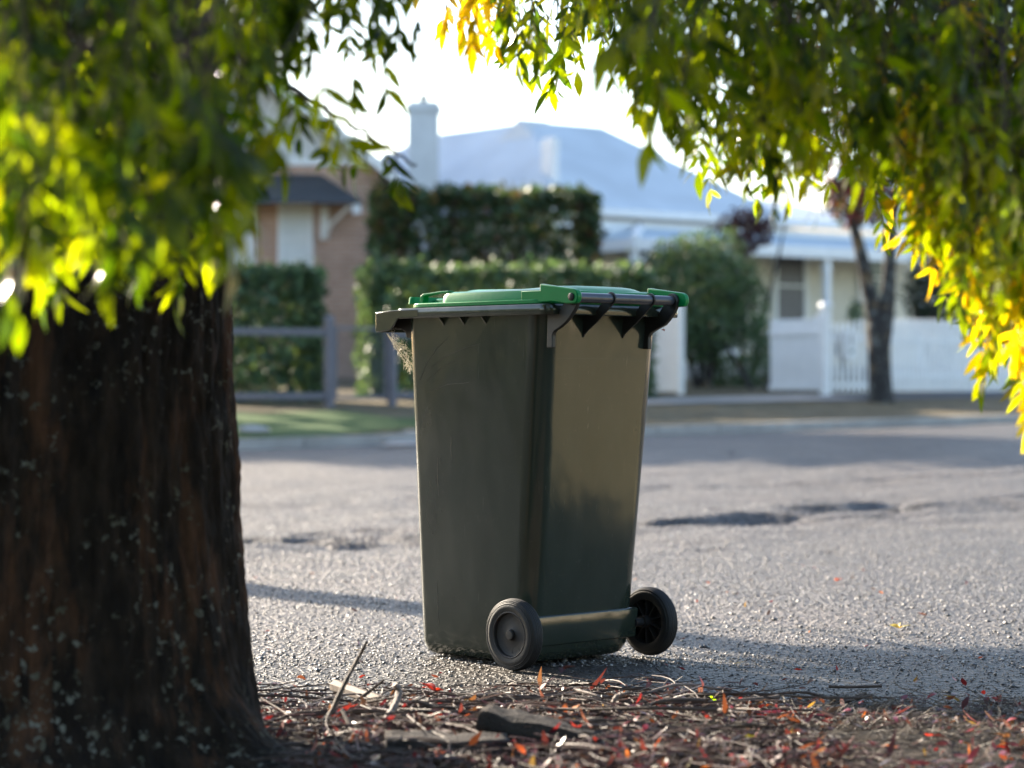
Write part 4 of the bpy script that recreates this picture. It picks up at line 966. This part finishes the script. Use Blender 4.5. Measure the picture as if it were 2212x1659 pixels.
gravel(16000, 5.8, 7.1, .0013, .0046, [(.022, .019, .016), (.04, .034, .028), (.07, .06, .05), (.13, .115, .1)], 'gravel')  # dark soil crumbs, also deepening the foreground shade
gravel(420, 5.7, 8.5, .006, .012, [(.05, .05, .05), (.1, .09, .085)], 'gravel')

LIT = [(.24, .03, .027), (.16, .018, .03), (.28, .075, .03), (.36, .14, .035), (.1, .042, .028), (.12, .072, .046), (.28, .22, .06), (.085, .026, .034)]
def litter_xy(N):
    x = rng.uniform(-1.5, 1.75, N); e = np.array([soil_edge(a) for a in x]); y = e + .02 + .16 * np.abs(rng.normal(size=N)) - (e - 4.3) * rng.random(N) ** .9
    kp = np.array([noise.noise(Vector((a * 1.9, b * 3.6, 8.8))) + .5 * noise.noise(Vector((a * 6, b * 10, 3.3))) for a, b in zip(x, y)]) + .35 * rng.normal(size=len(x))
    y = np.where(kp < -.12, y - .25 - .35 * rng.random(len(x)), y)
    out = (x < -.42) & (y < 5.15); x = np.where(out, x + 1.1, x)
    return x, y
def lit_leaves(N, x, y, name, cols, L0=.028, L1=.055, lift=.012, p=None, tilt=.35):
    z = np.array([near_z(a, b) for a, b in zip(x, y)])
    d = np.c_[rng.normal(size=(N, 2)), tilt * rng.normal(size=N)]; nr = np.c_[.5 * rng.normal(size=(N, 2)), np.ones(N)]
    L = L0 + (L1 - L0) * rng.random(N)
    V, F, C = leaves(np.c_[x, y, z + lift * rng.random(N) + .004], d, nr, L, L * (.28 + .16 * rng.random(N)), .9 * rng.normal(size=N) * .5, pick(cols, N, .25, p))
    return np_mesh(name, V, F, M['litterleaf'], tint=C, smooth=True)
N = 3000; x, y = litter_xy(N)
tag(lit_leaves(N, x, y, 'leaf_litter', LIT, .018, .042, lift=.03, p=[.10, .13, .04, .03, .27, .2, .02, .21], tilt=.25), label='carpet of fallen red, orange and brown leaves under the tree', cat='leaf litter', kind='stuff')
N = 130; y = 6.0 + 4.5 * rng.random(N) ** 2; x = rng.uniform(-.2, .2, N) * y
tag(lit_leaves(N, x, y, 'leaf_litter', LIT, .015, .032, .003, tilt=.12), label='small red leaves blown thinly over the asphalt around the bin', cat='leaf litter', kind='stuff')
def strands(N, x, y, l0, l1, r, cols, lift, name, label, cat, curve=.25, tilt=.15):
    z = np.array([near_z(a, b) for a, b in zip(x, y)])
    a = rng.random(N) * 6.283; L = l0 + (l1 - l0) * rng.random(N) ** 1.5
    d = np.c_[np.cos(a), np.sin(a), tilt * rng.normal(size=N)]; sd_ = np.c_[-np.sin(a), np.cos(a), rng.normal(size=N) * .6]
    K = 4; V = np.zeros((N, K + 1, 3, 3)); cv = curve * rng.normal(size=N)
    R_ = r * (.6 + .8 * rng.random(N))
    for k_ in range(K + 1):
        t_ = k_ / K - .5; c = np.c_[x, y, z + lift * (rng.random(N) if k_ == 0 else 0) * 0 + .004] + d * (L * t_)[:, None] + sd_ * (cv * L * (t_ * t_ - .25))[:, None]
        c[:, 2] += LZ(N, lift, k_)
        for j in range(3):
            w = 2 * math.pi * j / 3; V[:, k_, j] = c + (np.c_[-np.sin(a), np.cos(a), 0 * a] * math.cos(w) + np.array([0, 0, 1.]) * math.sin(w)) * (R_ * (1 - .35 * k_ / K))[:, None]
    Fb = [(k_ * 3 + j, k_ * 3 + (j + 1) % 3, (k_ + 1) * 3 + (j + 1) % 3, (k_ + 1) * 3 + j) for k_ in range(K) for j in range(3)]
    F = (np.array(Fb)[None] + (np.arange(N) * 15)[:, None, None]).reshape(-1, 4)
    C = np.repeat(np.c_[pick(cols, N, .25), np.ones(N)], 15, axis=0)
    o = np_mesh(name, V.reshape(-1, 3), F, M['straw'], tint=C, smooth=True); tag(o, label=label, cat=cat, kind='stuff'); return o
_lz = {}
def LZ(N, lift, k_):
    if k_ == 0: _lz['v'] = rng.random(N) * lift
    return _lz['v']
N = 5200; x, y = litter_xy(N)
strands(N, x, y, .02, .11, .0011, [(.08, .052, .036), (.13, .095, .066), (.055, .034, .025), (.075, .022, .026)], .018, 'straw', 'fine dry straw and needles lying over the soil under the tree', 'straw', tilt=.25)
N = 2600; x = rng.uniform(.35, 1.7, N); y = rng.uniform(5.0, 6.05, N)
strands(N, x, y, .03, .12, .0009, [(.1, .078, .056), (.16, .13, .095), (.06, .042, .032)], .02, 'straw', 'matted dry grass at the lower right edge of the asphalt', 'dry grass', tilt=.3, curve=.5)
N = 3000; x, y = litter_xy(N); kf = x < .65; x, y = x[kf], y[kf]; N = len(x)
strands(N, x, y, .04, .34, .0019, [(.075, .045, .034), (.085, .052, .04), (.045, .028, .022), (.12, .085, .07), (.08, .036, .036)], .035, 'twig_litter', 'brown fallen twigs strewn thickly under the tree', 'twigs', curve=.35, tilt=.06)

def stick(name, label, pts, r0, r1, mat, group=None, cat='stick', knob=.0, n=7, seed=1):
    rr = random.Random(seed); Pn = [Vector(p) for p in pts]; o0 = Pn[0]; out = []; K = 24
    for k_ in range(K + 1):
        t_ = k_ / K * (len(Pn) - 1); i = min(int(t_), len(Pn) - 2); u = t_ - i
        p0, p1, p2, p3 = Pn[max(i - 1, 0)], Pn[i], Pn[i + 1], Pn[min(i + 2, len(Pn) - 1)]
        out.append(.5 * ((2 * p1) + (p2 - p0) * u + (2 * p0 - 5 * p1 + 4 * p2 - p3) * u * u + (3 * p1 - p0 - 3 * p2 + p3) * u ** 3) - o0)
    m_ = MB(); m_.tube(out, [(r0 + (r1 - r0) * k_ / K) * (1 + (knob * (1 if k_ % 3 == 0 else -.3)) + .08 * rr.gauss(0, 1)) for k_ in range(K + 1)], n)
    o = m_.build(name, mat, smooth=50, loc=o0); tag(o, label=label, cat=cat, group=group); return o
def G(px, py):                                       # ground point seen at a pixel: depth from the flat verge
    d = (CAMZ - .02) * FPX / (py - 829.5); return P(px, py, d)
def up(px, py, d): return P(px, py, d)
g = 'sticks lying under the tree'
d = 5.5
stick('upright_twig', 'tall thin twig standing aslant in the litter just right of the trunk', [up(672, 1612, 5.2), up(712, 1545, 5.3), up(748, 1470, 5.35), up(772, 1425, 5.4), up(793, 1386, 5.4)], .008, .0032, M['twig'], g, 'twig', .15)
stick('fallen_stick', 'thick brown stick leaning across the litter behind the tall thin twig', [G(735, 1483) + Vector((0, -.15, .02)), up(800, 1508, 5.75), up(860, 1532, 5.6), up(920, 1560, 5.5)], .016, .017, M['twig'], g)
stick('upright_twig', 'pale curved twig arching up beside the thick brown stick', [up(790, 1590, 5.25), up(828, 1560, 5.3), up(850, 1530, 5.35), up(862, 1495, 5.4), up(852, 1478, 5.4)], .0095, .0065, M['twig_pale'], g, 'twig', .15)
stick('upright_twig', 'short stubby pale twig at the bottom edge near the tree root', [up(795, 1668, 5.0), up(790, 1620, 5.02), up(794, 1578, 5.05)], .013, .0095, M['twig_pale'], g, 'twig', .1)
stick('upright_twig', 'dark thin twig slanting beside the stubby pale twig', [up(768, 1665, 5.05), up(763, 1590, 5.15), up(740, 1535, 5.25)], .006, .0045, M['log'], g, 'twig', .1)
stick('upright_twig', 'small faint twig leaning right behind the arching pale twig', [up(762, 1520, 5.7), up(795, 1496, 5.7), up(830, 1468, 5.7)], .0055, .003, M['twig'], g, 'twig', .1)
stick('fallen_branch', 'long brown branch rising gently to the right towards the green sprig', [up(1040, 1600, 5.35), up(1150, 1592, 5.4), up(1280, 1575, 5.5), up(1380, 1562, 5.6), up(1450, 1545, 5.7), up(1545, 1523, 5.8)], .0095, .005, M['twig'], g, 'branch', .12)
stick('fallen_branch', 'slender brown branch lying behind the long one left of centre', [up(1010, 1560, 5.65), up(1120, 1556, 5.7), up(1230, 1552, 5.7), up(1330, 1532, 5.75)], .007, .004, M['twig'], g, 'branch', .12)
stick('upright_twig', 'pale knobbly twig with a rounded bent head standing before the bin', [up(1316, 1572, 5.6), up(1318, 1545, 5.6), up(1324, 1520, 5.6), up(1334, 1505, 5.6), up(1345, 1502, 5.6)], .0042, .0075, M['twig_pale'], g, 'twig', .2)
stick('upright_twig', 'thin straight knobbly twig standing right of the bent-headed one', [up(1383, 1572, 5.75), up(1384, 1545, 5.75), up(1382, 1496, 5.75)], .0032, .003, M['twig_pale'], g, 'twig', .25)
stick('upright_twig', 'left one of two low arching twigs over orange leaves', [up(1168, 1625, 5.25), up(1172, 1590, 5.25), up(1190, 1565, 5.3), up(1235, 1555, 5.35), up(1290, 1566, 5.4)], .0055, .0045, M['twig_pale'], g, 'twig', .22)
stick('upright_twig', 'right one of two low arching twigs over orange leaves', [up(1228, 1652, 5.2), up(1235, 1605, 5.22), up(1248, 1578, 5.25), up(1268, 1562, 5.3), up(1310, 1570, 5.35)], .0055, .004, M['twig_pale'], g, 'twig', .22)
stick('fallen_stick', 'brown stick in the dry grass at lower right below the green sprig', [up(1455, 1633, 5.15), up(1540, 1615, 5.2), up(1640, 1590, 5.25), up(1690, 1580, 5.3)], .008, .009, M['twig'], g)
stick('fallen_stick', 'dark forked-looking stick sloping down at lower centre', [up(1150, 1612, 5.3), up(1270, 1605, 5.3), up(1370, 1620, 5.25), up(1440, 1640, 5.15), up(1510, 1668, 5.0)], .0075, .006, M['log'], g)
stick('fallen_stick', 'short thin stick lying on the asphalt edge before the right wheel', [up(1790, 1483, 6.2), up(1840, 1484, 6.2), up(1905, 1482, 6.2)], .0045, .0035, M['twig'], g)
stick('fallen_stick', 'brown twig by the trunk foot lying flat towards the road', [up(620, 1560, 5.6), up(700, 1556, 5.65), up(800, 1550, 5.7)], .006, .004, M['twig'], g)
rt = random.Random(11)
for k_ in range(34):
    x0 = rt.uniform(-.55, .75); y0 = rt.uniform(5.05, 6.0); a = rt.gauss(0, .5) + (math.pi if rt.random() < .5 else 0); L_ = rt.uniform(.22, .6); c_ = rt.gauss(0, .12)
    pts_ = []
    for q in range(4):
        u = q / 3 - .5; xx = x0 + math.cos(a) * L_ * u - math.sin(a) * c_ * L_ * (u * u * 4 - 1); yy = y0 + math.sin(a) * L_ * u * .7 + math.cos(a) * c_ * L_ * (u * u * 4 - 1)
        pts_.append((xx, yy, near_z(xx, yy) + rt.uniform(.012, .045)))
    r_ = rt.uniform(.0028, .0055)
    stick('fallen_twig', 'thin brown twig lying flat among the leaf litter under the tree', pts_, r_, r_ * .6, M['twig'] if rt.random() < .85 else M['twig_pale'], 'thin twigs lying flat in the litter', 'twig', .15, 6, k_)
# short twig pair, dark log, lump of root
def lump(name, label, cat, c, dims, rz, mat, seed, ry=0.0):
    b_ = bmesh.new(); bmesh.ops.create_cube(b_, size=2.0); bmesh.ops.subdivide_edges(b_, edges=b_.edges, cuts=14, use_grid_fill=True)
    for v in b_.verts:
        q = v.co.copy(); l = max(abs(q.x), abs(q.y), abs(q.z)); yz = Vector((0, q.y, q.z)); 
        if yz.length > 1e-6: f_ = .55 + .45 * max(abs(q.y), abs(q.z)) / yz.length; q = Vector((q.x, q.y * f_, q.z * f_))
        q = Vector((q.x * dims[0], q.y * dims[1], q.z * dims[2]))
        q += Vector((.3, 1, 1)) * (min(dims) * .28 * noise.fractal(Vector((q.x * 8 + seed, q.y * 22, q.z * 22)), 1.0, 2.0, 4))
        v.co = q
    me_ = bpy.data.meshes.new(name); b_.to_mesh(me_); b_.free(); me_.materials.append(mat)
    me_.polygons.foreach_set('use_smooth', [True] * len(me_.polygons))
    o = bpy.data.objects.new(name, me_); COL.objects.link(o); o.location = c; o.rotation_euler = (0, ry, rz); tag(o, label=label, cat=cat); return o
c = P(1165, 1632, 5.0); c.z = .052; lump('broken_log', 'broken dark log chunk lying at the bottom centre of the litter', 'log', c, (.125, .045, .045), R(-20), M['log'], 2, R(11))
c = P(965, 1665, 4.92); c.z = .032; lump('root_knob', 'rounded dark root knob at the bottom edge left of the broken log', 'root', c, (.125, .07, .042), R(5), M['log'], 7)
# individual bright leaves
def one_leaf(name, label, cat, px, py, d, col, n=1, L=.05, group=None, mat='litterleaf', upw=.35):
    p = P(px, py, d); p.z = max(p.z, near_z(p.x, p.y) + .006)
    a = rng.random(n) * 6.283; dv = np.c_[np.cos(a), np.sin(a), upw * (1 + rng.random(n))]
    V, F, C = leaves(np.zeros((n, 3)), dv, np.c_[rng.normal(size=(n, 2)) * .3, np.ones(n)], np.full(n, L) * (.8 + .4 * rng.random(n)), np.full(n, L * .42), .5 * rng.random(n), np.tile(np.array(col), (n, 1)))
    o = np_mesh(name, V, F, M[mat], tint=C, smooth=True); o.location = p; tag(o, label=label, cat=cat, group=group); return o
one_leaf('leaf_sprig', 'small fresh green sprig at the end of the long brown branch', 'sprig', 1551, 1527, 5.8, (.2, .3, .03), 6, .032, mat='leaf', upw=.9)
one_leaf('fallen_leaf', 'yellow leaf cluster lying alone on the asphalt at right', 'leaf', 1942, 1357, 7.7, (.5, .4, .04), 4, .045, mat='litterleaf', upw=.3)
one_leaf('fallen_leaf', 'bright green leaf in the litter at lower right', 'leaf', 1598, 1630, 5.15, (.2, .26, .03), 3, .045, upw=.2)
one_leaf('fallen_leaf', 'red curled leaves on the asphalt edge before the left wheel', 'leaf', 942, 1495, 6.15, (.4, .04, .02), 5, .045, upw=.4)
one_leaf('fallen_leaf', 'glowing orange leaf upright in the twigs below the bin', 'leaf', 940, 1575, 5.45, (.6, .16, .02), 4, .035, upw=.6)
one_leaf('fallen_leaf', 'glowing orange leaf just above the broken log', 'leaf', 1070, 1590, 5.35, (.6, .17, .02), 3, .03, upw=.6)
one_leaf('fallen_leaf', 'orange and yellow leaf pile under the two arching twigs', 'leaf', 1215, 1588, 5.45, (.6, .2, .03), 7, .05, upw=.5)
one_leaf('fallen_leaf', 'orange leaves lit in the dry grass right of centre', 'leaf', 1725, 1580, 5.45, (.5, .16, .03), 6, .04, upw=.6)
one_leaf('fallen_leaf', 'dark red leaves above the orange ones right of centre', 'leaf', 1650, 1565, 5.5, (.2, .02, .03), 6, .05, upw=.5)
one_leaf('fallen_leaf', 'purple-brown leaf with two narrow lobes beside the left wheel', 'leaf', 1215, 1447, 6.55, (.1, .05, .06), 3, .055, upw=.3)
one_leaf('fallen_leaf', 'red leaf lying alone on dark asphalt at far lower right', 'leaf', 2127, 1500, 6.1, (.35, .03, .03), 2, .03, upw=.4)
one_leaf('fallen_leaf', 'single orange leaf lying on the sunlit road far right', 'leaf', 1808, 1256, 9.6, (.5, .15, .04), 3, .05, upw=.3)
lf = one_leaf('dry_leaf', 'shred of orange dead leaf stuck on the right handle bracket', 'leaf', 1320, 1500, 6.5, (.4, .12, .05), 2, .022, upw=.3)
lf.location = bl(.224, -.10, .945)
wd = MB(); rr = random.Random(3)
pw = P(124, 1655, 4.86)
for k_ in range(5):
    a = rr.random() * 6.28; wd.tube([pw, pw + Vector((.006 * math.cos(a), -.01, .03)), pw + Vector((.014 * math.cos(a), -.012, .055 + .02 * rr.random()))], [.0016, .0013, .0006], 4, False)
wo = np_mesh('weed', wd.v, wd.f, M['straw'], tint=np.tile((.12, .17, .07, 1), (len(wd.v), 1)))
tag(wo, label='tiny green weed growing against the foot of the big trunk', cat='weed')
